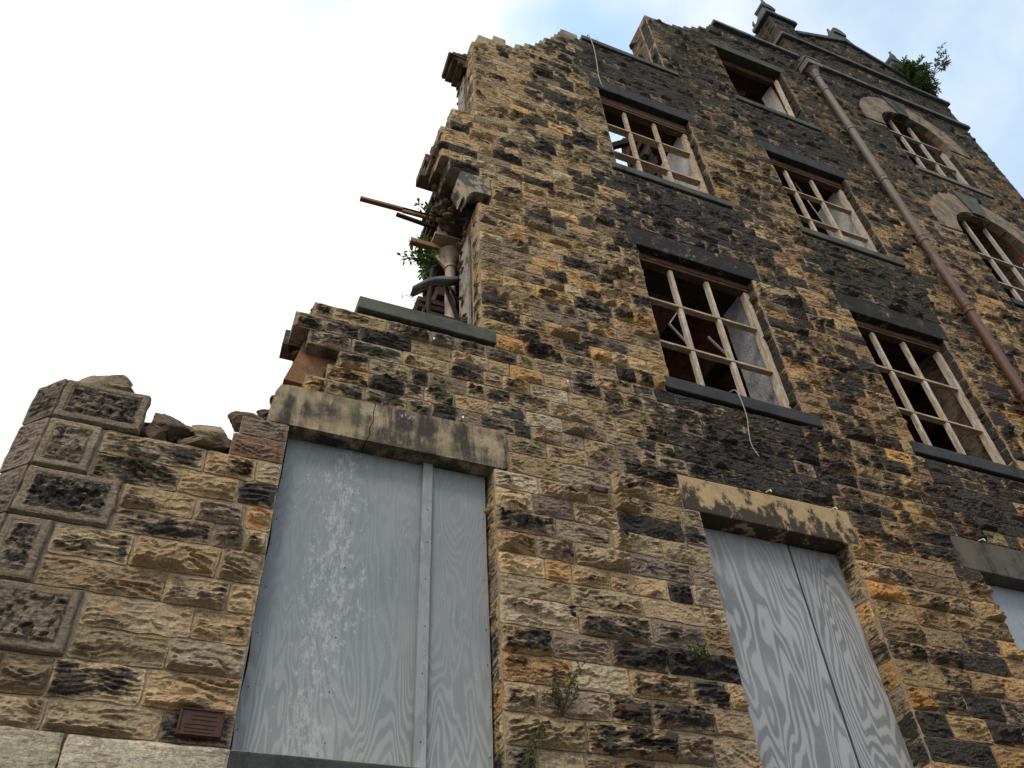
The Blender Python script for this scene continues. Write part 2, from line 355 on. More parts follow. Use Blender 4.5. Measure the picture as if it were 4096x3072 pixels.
# openings: x0, x1, z0, z1
OPEN = {'A': (.32, 1.72, 3.15, 5.19), 'B': (3.37, 4.75, 2.2, 5.185), 'H': (6.12, 7.5, 2.2, 5.185), 'K': (8.85, 10.2, 2.2, 5.185),
        'W10': (.30, 1.67, 6.59, 8.56), 'C': (3.40, 4.82, 6.59, 8.55), 'E': (6.12, 7.5, 6.59, 8.55),
        'D': (3.42, 4.80, 10.07, 11.99), 'F': (6.05, 7.43, 10.07, 11.98), 'G': (6.05, 7.41, 13.5, 15.36)}
ARCH = {'P': (10.25, .75, 14.93, 13.5), 'Q': (10.25, .75, 11.70, 10.09), 'Z': (10.25, .75, 8.2, 6.6)}   # cx, r, springing, sill top
LINTEL = {'A': (.18, 1.83, 5.19, 5.53), 'B': (3.24, 4.87, 5.185, 5.52), 'H': (5.94, 7.66, 5.185, 5.52), 'K': (8.7, 10.35, 5.185, 5.52),
          'C': (3.31, 4.95, 8.55, 8.85), 'E': (6.01, 7.61, 8.55, 8.85), 'W10': (1.48, 1.81, 8.4, 8.87),
          'D': (3.30, 4.95, 11.99, 12.25), 'F': (5.93, 7.58, 11.98, 12.25), 'G': (5.92, 7.55, 15.36, 15.61)}
SILL = {'W10': (.66, 1.78, 6.42, 6.59), 'C': (3.33, 4.97, 6.42, 6.59), 'E': (6.03, 7.65, 6.42, 6.59),
        'D': (3.34, 4.96, 9.93, 10.07), 'F': (5.97, 7.6, 9.93, 10.07),
        'TOP': (3.35, 4.95, 13.36, 13.5), 'G': (5.95, 7.55, 13.36, 13.5), 'P': (9.48, 11.15, 13.35, 13.5), 'Q': (9.48, 11.15, 9.94, 10.09)}
def levels():
    z = [1.0]
    def run(a, b, n):
        w = rng.uniform(.86, 1.14, n); w /= w.sum(); c = a
        for k in w: c += (b-a)*k; z.append(c)
        z[-1] = b
    run(1.0, 3.16, 13); run(3.16, 3.5, 2); run(3.5, 3.85, 2); run(3.85, 4.22, 2); run(4.22, 4.53, 2); run(4.53, 4.87, 2)
    run(4.87, 5.19, 2); run(5.19, 5.53, 2); run(5.53, 6.12, 4); run(6.12, 6.42, 2); z.append(6.59)
    run(6.59, 8.55, 13); run(8.55, 8.87, 2); run(8.87, 9.93, 7); z.append(10.08)
    run(10.08, 11.98, 13); run(11.98, 12.25, 2); run(12.25, 13.36, 8); z.append(13.5)
    run(13.5, 15.36, 13); run(15.36, 15.6, 2); run(15.6, 16.36, 5); z.append(16.48)
    run(16.48, 17.36, 6); z.append(17.47); run(17.47, 18.8, 9)
    return z
LV = levels()
DX = .005
GX = np.arange(-1.2, 12.4, DX)
top_x = [1.6, 1.8, 2.0, 2.25, 2.30, 2.55, 2.62, 2.80, 2.95, 3.05, 3.35, 4.74, 4.75, 5.15, 5.4, 5.75, 6.0, 6.29, 6.3, 12.3]
top_z = [12.0, 12.1, 12.28, 12.3, 12.42, 12.55, 12.75, 12.95, 13.2, 13.42, 13.36, 13.36, 15.4, 15.5, 15.55, 15.72, 16.0, 16.36, 30, 30]
_tn = (vn(GX*5.3, 0*GX, 0*GX+3)-.5)*.16+(vn(GX*13., 0*GX, 0*GX+8)-.5)*.10
def left_bound(z):
    for a, b, x in ((0, 4.87, -.98), (4.87, 5.03, .0), (5.03, 5.19, .03), (5.19, 5.53, .18), (5.53, 5.68, .37), (5.68, 5.83, .50), (5.83, 5.97, .57),
                    (5.97, 6.12, .34), (6.12, 6.28, .22), (6.28, 6.42, .34), (6.42, 6.59, .66), (6.59, 8.55, 1.2), (8.55, 8.87, 1.5),
                    (8.87, 9.02, 1.38), (9.02, 9.17, 1.29), (9.17, 9.34, 1.24), (9.34, 9.5, 1.30), (9.5, 9.68, 1.28), (9.68, 9.93, 1.38), (9.93, 10.08, 1.40),
                    (10.08, 11.98, 1.66), (11.98, 17, 1.72)):
        if a <= z < b: return x
    return 0
def solid(zm, stone):
    m = (GX >= left_bound(zm)) & (GX <= XR)
    m &= np.interp(GX, top_x, top_z)+_tn*((GX < 3.3) | ((GX > 4.95) & (GX < 6.2))) >= zm-.03
    if zm > 16.48: m &= GX > 8.13
    if zm > 17.47:     # gable
        m &= zm < np.maximum(18.72-abs(GX-10.15)*.56, 17.4)
        m |= ((GX > 8.13) & (GX < 8.68) & (zm < 18.45)) | ((GX > 11.6) & (GX <= XR) & (zm < 18.2))
    for x0, x1, z0, z1 in OPEN.values():
        if z0 < zm < z1: m &= ~((GX > x0) & (GX < x1))
    for k, (x0, x1, z0, z1) in LINTEL.items():
        if z0 < zm < z1 and (stone or k == 'W10'): m &= ~((GX > x0) & (GX < x1))
        elif z0 < zm < z1: m &= ~((GX > x0+.01) & (GX < x1-.01))
    if stone:
        for x0, x1, z0, z1 in SILL.values():
            if z0-.001 < zm < z1: m &= ~((GX > x0) & (GX < x1))
    else:
        for x0, x1, z0, z1 in SILL.values():
            if z0-.001 < zm < z1: m &= ~((GX > x0+.01) & (GX < x1-.01))
    for cx, rd, zs, zb in ARCH.values():
        if zb < zm <= zs: m &= ~(abs(GX-cx) < rd)
        if stone and zs-.12 < zm < zs+1.35: m &= ~(np.hypot(GX-cx, zm-zs) < 1.2)
        if not stone and zs < zm < zs+rd: m &= ~(np.hypot(GX-cx, zm-zs) < rd+.03)
    return m
def runs(m):
    d = np.diff(np.concatenate(([0], m.astype(int), [0])))
    a = np.where(d == 1)[0]; b = np.where(d == -1)[0]
    return [(GX[i], GX[j-1]+DX) for i, j in zip(a, b) if (j-i)*DX > .05]

# soot zones: x0,x1,z0,z1,amount
ZONES = [(.1, 1.45, 5.55, 6.42, .52), (1.2, 2.3, 5.5, 6.3, .14), (3.0, 5.2, 5.55, 6.42, .78), (2.5, 5.4, 5.7, 6.6, .30), (3.1, 5.5, 8.9, 9.93, .78), (2.5, 5.9, 8.7, 10.1, .34), (3.1, 5.3, 12.3, 13.36, .82), (2.4, 5.7, 11.9, 13.6, .5),
         (5.8, 8.1, 5.55, 6.42, .74), (5.8, 7.9, 8.9, 9.93, .82), (5.6, 8.3, 8.6, 10.2, .35), (5.8, 8.1, 12.3, 13.4, .8), (4.6, 12.5, 15.3, 19.5, .78), (4.7, 6.1, 13.3, 16, .74), (4.6, 12.5, 11.6, 19, .56), (3.1, 12.4, 8.6, 12, .30), (2.4, 6, 8.6, 13.6, .22), (4.6, 6.2, 5.2, 9, .34), (7.4, 8.4, 5.2, 12, .42), (3, 8, 3.6, 5.6, .10),
         (8.6, 9.5, 12.6, 16.5, .72), (2.3, 3.4, 12.1, 13.6, .6), (3.0, 3.45, 9.9, 12, .38), (4.8, 6.05, 9.9, 12.2, .42), (11.0, 12.4, 9, 17, .5), (4.8, 6.1, 6.6, 8.8, .40), (3.0, 3.4, 6.6, 8.6, .2),
         (2.5, 3.2, 3.6, 5.0, .22), (1.1, 1.6, 8.9, 9.6, .4), (4.9, 6.0, 5.2, 6.5, .2), (7.5, 8.15, 6.6, 9.6, .5), (2.4, 2.9, 7.0, 10.5, .2), (4.9, 6.0, 2.8, 4.6, .22), (5.0, 8, 2.5, 5.4, .12),
         (-.5, .3, 3.7, 4.9, .10), (8.3, 8.7, 6, 15, .34), (8.7, 12.4, 9, 13, .26), (2.6, 3.4, 8.6, 12.4, .16)]
def zone(x, z):
    s = 0*x
    for x0, x1, z0, z1, a in ZONES:
        k = .42
        s = np.maximum(s, a*sst(x0-k, x0+k, x)*(1-sst(x1-k, x1+k, x))*sst(z0-k*.6, z0+k*.3, z)*(1-sst(z1-k*.3, z1+k*.6, z)))
    return s
PAL = np.array([(.31, .235, .145), (.28, .225, .155), (.235, .19, .135), (.36, .235, .115), (.22, .18, .14), (.165, .135, .11), (.33, .285, .215),
                (.165, .112, .085), (.26, .195, .12)])
# ------------------------------------------------------------------ stone generator
STN = []     # O, U, V, N, w, h, res, bulge, tint, soot, algae, kind
def stone(O, U, V, Nn, w, h, bulge, soot, tint=None, kind=0, res=None, dep=.03):
    c = Vector(O)+Vector(U)*w/2+Vector(V)*h/2
    d = (c-Vector((0, -4.2, 1.6))).length
    if res is None: res = max(.0075, d/834*1.5)
    STN.append((O, U, V, Nn, w, h, res, bulge, tint, soot, kind, dep, c))
UX = (1, 0, 0); VZ = (0, 0, 1); NF = (0, -1, 0)
JG = .0055
QX = [(3.16, 3.5, -.745), (3.5, 3.85, -.50), (3.85, 4.22, -.75), (4.22, 4.53, -.495), (4.53, 4.87, -.69)]
def lay_course(z0, z1):
    zm = (z0+z1)/2
    m = solid(z0+.012, True) & solid(z1-.012, True) & solid(zm, True)
    for qa, qb, qx in QX:
        if qa < zm < qb: m &= GX > qx
    for a, b in runs(m):
        if b-a < .05: continue
        x = a; first = True
        while x < b-.01:
            hh = z1-z0
            near = 1.0 if zm < 5.5 else .82
            L_ = rng.choice([rng.uniform(1.1, 1.7), rng.uniform(1.7, 2.6), rng.uniform(2.4, 3.4)], p=[.34, .44, .22])*hh*near
            if zm < 3.16 and x < .33: L_ = 1.5
            if b-(x+L_) < .11: L_ = b-x
            x1 = min(b, x+L_)
            zz = zone(np.array([(x+x1)/2]), np.array([zm]))[0]
            rnd = rng.random()
            s = zz + (rng.normal(.60, .1) if rnd < .22 else rng.normal(.40, .07) if rnd < .50 else rng.normal(.14, .1))
            if .25 < zz <= .45: s = zz+rng.normal(.22, .18)
            if zz > .45: s = zz + rng.normal(.10, .13)
            if zm > 8.8 and zz < .25: s += .05
            g = JG*rng.uniform(.6, 1.3)
            if z1-z0 > .2 and False: pass
            stone((x+g, -.006, z0+g), UX, VZ, NF, x1-x-2*g, hh-2*g, rng.uniform(.017, .046)*(hh/.16)*(1.0 if zm < 5.5 else .85 if zm < 8.5 else .72), s)
            # return face of the stone at a visible edge (jambs, broken ends)
            if first and a > .3:
                d_ = .17 if not (8.87 < zm < 9.93 and a < 1.6) else .32
                for yy, ww in ((.004, d_),) if d_ < .3 else ((.004, .15), (.155, .2)):
                    stone((a, yy+ww, z0+g), (0, -1, 0), VZ, (-1, 0, 0), ww-.006, hh-2*g, rng.uniform(.004, .024), s*.5+(.55 if a > 2.5 and zm > 6 else .30), kind=1)
            first = False
            x = x1
for i in range(len(LV)-1):
    z0, z1 = LV[i], LV[i+1]
    if z1 <= 3.17: continue
    if abs(z0-16.36) < .01 or abs(z0-17.36) < .01: continue
    lay_course(z0, z1)
# courses below the plinth line, right of the first opening only
for i in range(len(LV)-1):
    z0, z1 = LV[i], LV[i+1]
    if z1 > 3.17: continue
    x = 1.72
    _sv = left_bound
    while x < 9.5:
        L_ = rng.uniform(.2, .5)
        if 3.37 < x+L_*.5 < 4.75 or (x < 3.37 < x+L_): L_ = max(.05, 3.37-x)
        if x >= 3.369 and x < 4.75: x = 4.75; continue
        if x >= 6.119 and x < 7.5: x = 7.5; continue
        if x < 6.12 < x+L_+.1: L_ = 6.12-x
        if x < 3.37 < x+L_+.1: L_ = 3.37-x
        if z0 > 2.15 or True:
            stone((x+.006, -.006, z0+.006), UX, VZ, NF, L_-.012, z1-z0-.012, rng.uniform(.015, .04), rng.normal(.1, .2))
            if abs(x-1.72) < .01 or abs(x-4.75) < .01 or abs(x-7.5) < .01:
                stone((x, .2, z0+.006), (0, -1, 0), VZ, (-1, 0, 0), .194, z1-z0-.012, .012, .15, kind=1)
        x += L_
# smooth plinth ashlars left of the first opening
for x0, x1, z0, z1 in ((-1.0, -.385, 2.62, 3.155), (-.375, .325, 2.62, 3.15), (-1.0, -.1, 2.1, 2.61), (-.09, .325, 2.1, 2.61), (-1.0, -.5, 1.0, 2.09), (-.49, .325, 1.0, 2.09)):
    stone((x0, -.035, z0), UX, VZ, NF, x1-x0, z1-z0, .006, -.6, tint=(.50, .43, .31), kind=2)
# pinnacle fronts are part of lay_course; tower side (left face) courses
for i in range(len(LV)-1):
    z0, z1 = LV[i], LV[i+1]
    if not (16.47 <= z0 and z1 <= 18.46) or abs(z0-17.36) < .01: continue
    y = 0
    while y < .43:
        w = min(rng.uniform(.12, .3), .44-y)
        stone((8.13, y+w, z0+.006), (0, -1, 0), VZ, (-1, 0, 0), w-.01, z1-z0-.012, rng.uniform(.012, .03), .80, kind=0)
        y += w
def build_stones(lst, name, parent, extra=None):
    V_, F_, tint, soot, alg = [], [], [], [], []
    base = 0
    for (O, U, V, Nn, w, h, res, bulge, tn, so_, kind, dep, c) in lst:
        nx = max(3, int(w/res)); nz = max(3, int(h/res))
        uu_ = np.linspace(0, 1, nx+1); vv_ = np.linspace(0, 1, nz+1)
        Ug, Vg = np.meshgrid(uu_*w, vv_*h, indexing='ij')
        sd = rng.uniform(0, 500, 3); q = rng.uniform(-1, 1, 4)
        ed = np.minimum(np.minimum(Ug, w-Ug), np.minimum(Vg, h-Vg))
        ex = np.minimum(Ug, w-Ug)/.05; ez = np.minimum(Vg*1.9, h-Vg)/.034
        if kind in (0, 1):
            irregular = .35+1.5*fbm(Ug*11+sd[0], Vg*17+sd[1], 0*Ug+sd[2], 3)
            prof = sst(.0, 1.0, np.clip(ex*1.9*irregular, 0, 1))*sst(.0, 1.0, np.clip(ez*1.5*irregular, 0, 1))
            wu = Ug+.045*(fbm(Ug*16+sd[1], Vg*24+sd[0], 0*Ug+sd[2], 3)-.5); wv = Vg+.040*(fbm(Ug*13+sd[2], Vg*26+sd[1], 0*Ug+sd[0], 3)-.5)
            hgt = np.full_like(Ug, bulge*2.1)
            for _ in range(7):     # pitched facets left by the hammer
                pu, pv = rng.uniform(.1, .9)*w, rng.uniform(.15, .85)*h
                hgt = np.minimum(hgt, bulge*rng.uniform(1.0, 2.1)+rng.normal(0, .20)*(wu-pu)+rng.normal(-.12, .55)*(wv-pv))
            hgt = np.maximum(hgt, .12*bulge)
            # bedding ledges: each lip overhangs a dark undercut
            ph = -Vg*rng.uniform(16, 34)+fbm(Ug*6+sd[1], Vg*11+sd[2], 0*Ug+sd[0], 3)*4.5+Ug*q[0]*4
            saw = ph-np.floor(ph); saw = np.where(saw < .86, saw/.86, (1-saw)/.14)
            lam = sst(.42, .62, fbm(Ug*8+sd[2], Vg*12+sd[0], 0*Ug+sd[1], 2))
            n1_ = fbm(Ug*22+sd[0], Vg*48+sd[1], 0*Ug+sd[2], 4)
            hgt = hgt*prof*(.5+.95*n1_)+prof*bulge*(.24+.66*lam)*(saw-.4)+.008*(n1_-.5)*2*np.clip((ed-.004)/.012, 0, 1)
            hgt = hgt*sst(.004, .016, ed)+.004
            hgt = np.maximum(hgt, -.002)
            crust = (hgt/max(bulge*1.25, .01))
        elif kind == 2:      # smooth tooled ashlar
            prof = sst(0, .02, ed)
            hgt = .012*prof+.006*(fbm(Ug*12+sd[0], Vg*14, 0*Ug, 3)-.5); crust = hgt*0
        else:                # quoin: drafted margin, pocked panel
            mar = .05
            inn = sst(mar, mar+.007, ed); grv = np.exp(-((ed-mar)/.004)**2)
            pock = fbm(Ug*34+sd[0], Vg*34+sd[1], 0*Ug+sd[2], 3)
            worm = np.abs(fbm(Ug*20+sd[1], Vg*26+sd[0], 0*Ug+sd[2], 3)-.5)*2
            hgt = .028*sst(0, .012, ed)-.009*grv+inn*(.012-.022*sst(.52, .64, pock)+.022*(worm-.3))
            crust = inn*1.0
        # worn corners and wandering joints
        eps = .0035
        du = (vn(Vg*18+sd[0], 0*Ug, 0*Ug+sd[1])-.5)*2*eps*2*(1-np.clip(np.minimum(Ug, w-Ug)/.03, 0, 1))
        dv = (vn(Ug*14+sd[1], 0*Ug, 0*Ug+sd[2])-.5)*2*eps*2*(1-np.clip(np.minimum(Vg, h-Vg)/.03, 0, 1))
        rc = .010 if kind < 2 else .004
        cu_ = np.clip(1-np.minimum(Ug, w-Ug)/rc, 0, 1); cv_ = np.clip(1-np.minimum(Vg, h-Vg)/rc, 0, 1)
        rd_ = cu_*cv_*rc*.45
        Up = Ug+du+np.where(Ug < w/2, rd_, -rd_); Vp = Vg+dv+np.where(Vg < h/2, rd_, -rd_)
        # skirt ring
        def pad(a, mode='edge'): return np.pad(a, 1, mode=mode)
        Up, Vp, H_, C_ = pad(Up), pad(Vp), pad(hgt), pad(crust)
        H_[0, :] = H_[-1, :] = -dep; H_[:, 0] = H_[:, -1] = -dep
        O_ = np.array(O); P_ = O_+Up[..., None]*np.array(U)+Vp[..., None]*np.array(V)+H_[..., None]*np.array(Nn)
        nn, mm = Up.shape
        idx = np.arange(nn*mm).reshape(nn, mm)+base; base += nn*mm
        F_.append(np.stack((idx[:-1, :-1], idx[1:, :-1], idx[1:, 1:], idx[:-1, 1:]), -1).reshape(-1, 4))
        V_.append(P_.reshape(-1, 3))
        if tn is None:
            wgt = np.array([.22, .20, .17, .045, .13, .08, .06, .02, .075])
            if c[2] > 12.5: wgt = np.array([.10, .12, .2, .05, .22, .16, .02, .06, .07])
            elif c[2] > 6.5 and c[0] < 3.2: wgt = np.array([.34, .21, .14, .03, .09, .06, .08, .02, .05])
            elif c[0] > 4.8 and c[2] < 8: wgt = np.array([.17, .10, .18, .10, .16, .10, .01, .04, .14])
            wgt = wgt/wgt.sum()
            tn_ = PAL[rng.choice(9, p=wgt)]*rng.uniform(.85, 1.2)*(1+rng.normal(0, .012, 3))*np.array([1.43, 1.29, 1.11])
            if 6.4 < c[2] < 13 and c[0] < 3.6: tn_ = tn_*np.array([1.12, 1.10, 1.02])
            elif c[0] < 3.6 and c[2] < 6.5: tn_ = tn_*np.array([1.06, 1.08, 1.10])
            elif c[0] > 4.8 and c[2] < 10: tn_ = tn_*np.array([1.04, .94, .78])
            elif c[0] > 4.8: tn_ = tn_*np.array([.88, .83, .74])
            if c[2] > 11.6 and c[0] > 3.3: tn_ = tn_*.74
        else: tn_ = np.array(tn)*rng.uniform(.9, 1.1)
        # a stone may change colour across a bedding plane
        tt = np.ones((nn*mm, 4)); g2 = np.clip(pad(sst(.45, .58, vn(Ug*3+sd[0], Vg*5+sd[1], 0*Ug+sd[2]))), 0, 1).reshape(-1, 1)
        tn2 = tn_*rng.choice([1, 1, .78, 1.2]); tt[:, :3] = tn_*(1-g2)+tn2*g2
        tint.append(tt.astype(np.float32))
        margin = pad(np.clip(ed/.03, 0, 1)).reshape(-1)
        cz = C_.reshape(-1)
        if kind == 3: sv = so_*cz+(-.25)*(1-cz)
        elif kind == 2: sv = np.full(nn*mm, so_)
        else: sv = so_+ (np.clip(cz, 0, 1.2)-.45)*.20*(1 if so_ > .15 else .3) - (1-margin)*(.34 if so_ < .55 else .20 if so_ < .75 else .08)
        soot.append(sv.astype(np.float32))
        av = sst(10, 13.5, np.full(nn*mm, c[2]))*.45
        if 8.8 < c[2] < 10.1 and c[0] > 5.6: av = av+.3
        if 5.4 < c[2] < 6.4 and c[0] < 1.4: av = av+.25
        alg.append(np.clip(av, 0, .9).astype(np.float32))
    V_ = np.concatenate(V_); F_ = np.concatenate(F_); tint = np.concatenate(tint); soot = np.concatenate(soot); alg = np.concatenate(alg)
    print(name, 'verts', len(V_))
    me = bpy.data.meshes.new(name)
    me.vertices.add(len(V_)); me.vertices.foreach_set('co', V_.astype(np.float32).ravel())
    me.loops.add(len(F_)*4); me.loops.foreach_set('vertex_index', F_.astype(np.int32).ravel())
    me.polygons.add(len(F_)); me.polygons.foreach_set('loop_start', np.arange(0, len(F_)*4, 4, dtype=np.int32))
    me.polygons.foreach_set('loop_total', np.full(len(F_), 4, dtype=np.int32))
    me.update(calc_edges=True); me.validate()
    me.polygons.foreach_set('use_smooth', np.zeros(len(F_), dtype=bool))
    a = me.attributes.new('tint', 'FLOAT_COLOR', 'POINT'); a.data.foreach_set('color', tint.ravel())
    a = me.attributes.new('soot', 'FLOAT', 'POINT'); a.data.foreach_set('value', soot)
    a = me.attributes.new('algae', 'FLOAT', 'POINT'); a.data.foreach_set('value', alg)
    return link(name, me, M_STONE, parent)

# ================================================================== SETTING
g = MB(); g.box(-300, 300, -300, 300, -.3, 0)
M_GROUND = plain_mat('asphalt', (.05, .05, .05), (.065, .064, .06), 3, .9, .5, .01)
tag(g.build('ground', M_GROUND), kind='structure')
g = MB(); g.cbox(-6, 14, -2.0, -.02, 0.004, .12, .02)
M_PAVE = plain_mat('pavement_flags', (.22, .21, .19), (.17, .16, .15), 2, .9, .5, .01)
tag(g.build('pavement', M_PAVE), kind='structure')

# ================================================================== BUILDING
mill = empty('ruined_building', (0, 0, 0), 'derelict soot-blackened stone building with broken stepped wall top and boarded lower windows', 'building')
# rockfaced skin
build_stones(STN, 'stone_facing', mill)
# core of the wall, course by course
core = MB(); rnd = random.Random(3)
for i in range(len(LV)-1):
    z0, z1 = LV[i], LV[i+1]
    m = solid((z0+z1)/2, False)
    for a, b in runs(m):
        edge = {round(v[0], 2) for v in OPEN.values()} | {round(v[1], 2) for v in OPEN.values()} | {-.98, XR, 8.13}
        def is_clean(x): return any(abs(x-e) < .015 for e in edge) or (9.3 < x < 11.2)
        ca, cb = is_clean(a), is_clean(b)
        lays = ((.004, .2), (.2, .36), (.36, T))
        for k, (y0, y1) in enumerate(lays):
            ja = 0 if ca else rnd.uniform(-.06, .10)*(k > 0)
            jb = 0 if cb else rnd.uniform(-.1, .05)*(k > 0)
            if a > 11.9: ja = 0
            jt = 0
            if k: core.box(a+ja, b+jb, y0, y1, z0, z1, 1)
            else:
                ns_ = max(1, int((b-a)/.3)); xs_ = np.linspace(a, b, ns_+1)
                for q0, q1 in zip(xs_[:-1], xs_[1:]): core.box(q0, q1, y0-.006, y1, z0, z1, 0)
# below z=1: footing
core.box(-.98, 3.37, .004, T, -.2, 1.0); core.box(3.37, 4.75, .004, T, -.2, 2.2); core.box(4.75, 6.12, .004, T, -.2, 1.0)
core.box(6.12, 7.5, .004, T, -.2, 2.2); core.box(7.5, XR, .004, T, -.2, 1.0)
core.box(.32, 1.72, .06, T, 1.0, 3.0)
# splayed left corner
core.add([(-.98, .004, -.2), (-1.1, .13, -.2), (-1.1, T, -.2), (-.98, T, -.2), (-.98, .004, 5.0), (-1.1, .13, 5.0), (-1.1, T, 5.0), (-.98, T, 5.0)],
         [(0, 1, 2, 3), (4, 7, 6, 5), (0, 4, 5, 1), (1, 5, 6, 2), (2, 6, 7, 3), (3, 7, 4, 0)], 0)
core.box(-.98, -.53, .01, .45, 4.87, 5.13, 1)
wc = core.build('wall_core', [M_MORTAR, M_RUBBLE], mill)
vc = np.array([v.co[:] for v in wc.data.vertices]); a_ = wc.data.attributes.new('soot', 'FLOAT', 'POINT')
a_.data.foreach_set('value', zone(vc[:, 0], vc[:, 2]).astype(np.float32))

# quoins at the left corner
Q = [(3.165, 3.495, -.75), (3.505, 3.845, -.505), (3.855, 4.215, -.755), (4.225, 4.525, -.50), (4.535, 4.865, -.695), (4.878, 5.17, -.505)]
c45 = math.sqrt(.5)
for k, (z0, z1, xr) in enumerate(Q):
    ss = [.52, .40, .50, .62, .40, .52][k]
    lst = []
    STN2 = STN; STN = lst
    stone((-.975, -.012, z0), UX, VZ, NF, xr+.975, z1-z0, .02, ss, tint=(.27, .215, .15), kind=3)
    stone((-.975-.22*c45, -.034+.22*c45, z0), (c45, -c45, 0), VZ, (-c45, -c45, 0), .218, z1-z0, .016, [.2, .1, .15, .2, .25, .5][k], tint=(.25, .20, .15), kind=0)
    STN = STN2
    o = build_stones(lst, 'quoin', mill)

# lintels
def lintel(k, m, y0=-.012, jit=.004):
    x0, x1, z0, z1 = LINTEL[k]; g = MB()
    g.cbox(x0+.006, x1-.006, y0, .26, z0, z1-.006, .012, jit=jit)
    o = g.build('lintel', m, mill); g = MB(); ox0, ox1 = OPEN[k][0], OPEN[k][1]
    g.box(ox0-.12, ox1+.12, .262, T, z0+.01, z1-.01); g.build('timber_lintel', M_TIMBER, mill)
    return o
for k, m, lb in (('B', M_LINB, 'ochre lintel with peeling black crust over the bare grey plywood'), ('H', M_LINH, 'grey-brown lintel at the right edge'),
                 ('K', M_LINH, None), ('C', M_LINC, 'black lintel with pale flakes over the large barred window'), ('E', M_LINC, 'black lintel split by a pale vein'),
                 ('D', M_LIND, 'plain black lintel on the second floor'), ('F', M_LIND, None), ('G', M_LING, 'algae green lintel below the string course')):
    o = lintel(k, m)
    if lb: o['label'] = lb
# cracked lintel over A: two pieces either side of a crooked crack
crack = [(.865, 5.53), (.855, 5.44), (.863, 5.38), (.838, 5.30), (.845, 5.25), (.825, 5.19)]
for side in (0, 1):
    g = MB()
    if side == 0: poly = [(.20, 5.19), (.185, 5.30), (.2, 5.45), (.225, 5.515), (.30, 5.53), (.6, 5.527)]+[(x-.003, z) for x, z in crack]
    else: poly = [(x+.003, z) for x, z in crack[::-1]]+[(1.2, 5.532), (1.80, 5.535), (1.826, 5.51), (1.828, 5.215), (1.80, 5.195)]
    g.prism(poly, -.014-.004*side, .26); g.build('lintel', M_LINA, mill)['label'] = ('left' if side == 0 else 'right')+' half of the cracked stained lintel'
g = MB(); g.box(.45, 1.84, .262, T, 5.2, 5.5); g.build('timber_lintel', M_TIMBER, mill)
# jagged remnant of the fallen lintel
g = MB(); g.prism([(1.455, 8.50), (1.44, 8.55), (1.465, 8.61), (1.46, 8.68), (1.49, 8.72), (1.485, 8.80), (1.51, 8.86), (1.56, 8.85), (1.80, 8.862), (1.81, 8.58), (1.67, 8.57), (1.635, 8.56), (1.60, 8.52), (1.58, 8.46), (1.555, 8.42), (1.545, 8.35), (1.53, 8.42), (1.505, 8.37), (1.49, 8.44)], -.016, .12)
g.build('lintel', M_STUB, mill)['label'] = 'broken stub of a fallen lintel with a jagged end'
g = MB(); g.box(1.70, 1.85, .222, .50, 8.56, 8.86); g.build('timber_lintel', M_TIMBER, mill)
# sills
def sill(k, m, y0=-.036, y1=.28):
    x0, x1, z0, z1 = SILL[k]; g = MB()
    g.cbox(x0, x1, y0, y1, z0+.03, z1, .012, jit=.004)
    o = g.build('sill', m, mill); g = MB(); g.box(x0+.02, x1-.02, y1, T, z0, z1-.004); g.build('inner_sill', M_RUBBLE, mill); return o
for k, m, lb in (('W10', M_SILL, 'green-grey sill left hanging at the broken edge'), ('C', M_SILLD, None), ('E', M_SILLD, None), ('D', M_SILL, None), ('F', M_SILL, None),
                 ('TOP', M_SILL, 'sill left on top of the broken wall'), ('G', M_SILL, None), ('P', M_SILLG, None), ('Q', M_SILLD, None)):
    o = sill(k, m)
    if lb: o['label'] = lb
g = MB(); g.cbox(.30, 1.74, -.03, .3, 3.0, 3.15, .012, jit=.004); g.build('sill', M_SILLD, mill)

# string courses and gable coping
g = MB(); g.cbox(6.28, 8.12, -.085, .30, 16.37, 16.475, .018, jit=.003); g.cbox(8.20, XR+.06, -.085, .30, 16.37, 16.475, .018, jit=.003)
g.build('string_course', M_STRING, mill)['label'] = 'lower moulded string course'
g = MB(); g.cbox(8.06, XR+.07, -.085, .52, 17.365, 17.465, .018, jit=.003); g.build('string_course', M_STRING, mill)['label'] = 'upper moulded string course with a return at its left end'
g = MB(); g.cbox(6.3, 8.12, .3, T, 16.37, 16.46, .01); g.build('wall_head', M_STRING, mill)
def coping(xa, za, xb, zb):
    g = MB(); d = Vector((xb-xa, 0, zb-za)).normalized(); n_ = Vector((-d.z, 0, d.x)) if d.x > 0 else Vector((d.z, 0, -d.x))
    a = Vector((xa, 0, za)); b = Vector((xb, 0, zb)); t_ = .1
    pts = [a, b, b+n_*t_, a+n_*t_]; g.prism([(p.x, p.z) for p in pts], -.06, .46)
    return g.build('coping', M_COPE, mill)
coping(8.66, 17.90, 10.13, 18.72); coping(10.14, 18.72, 11.66, 17.90)
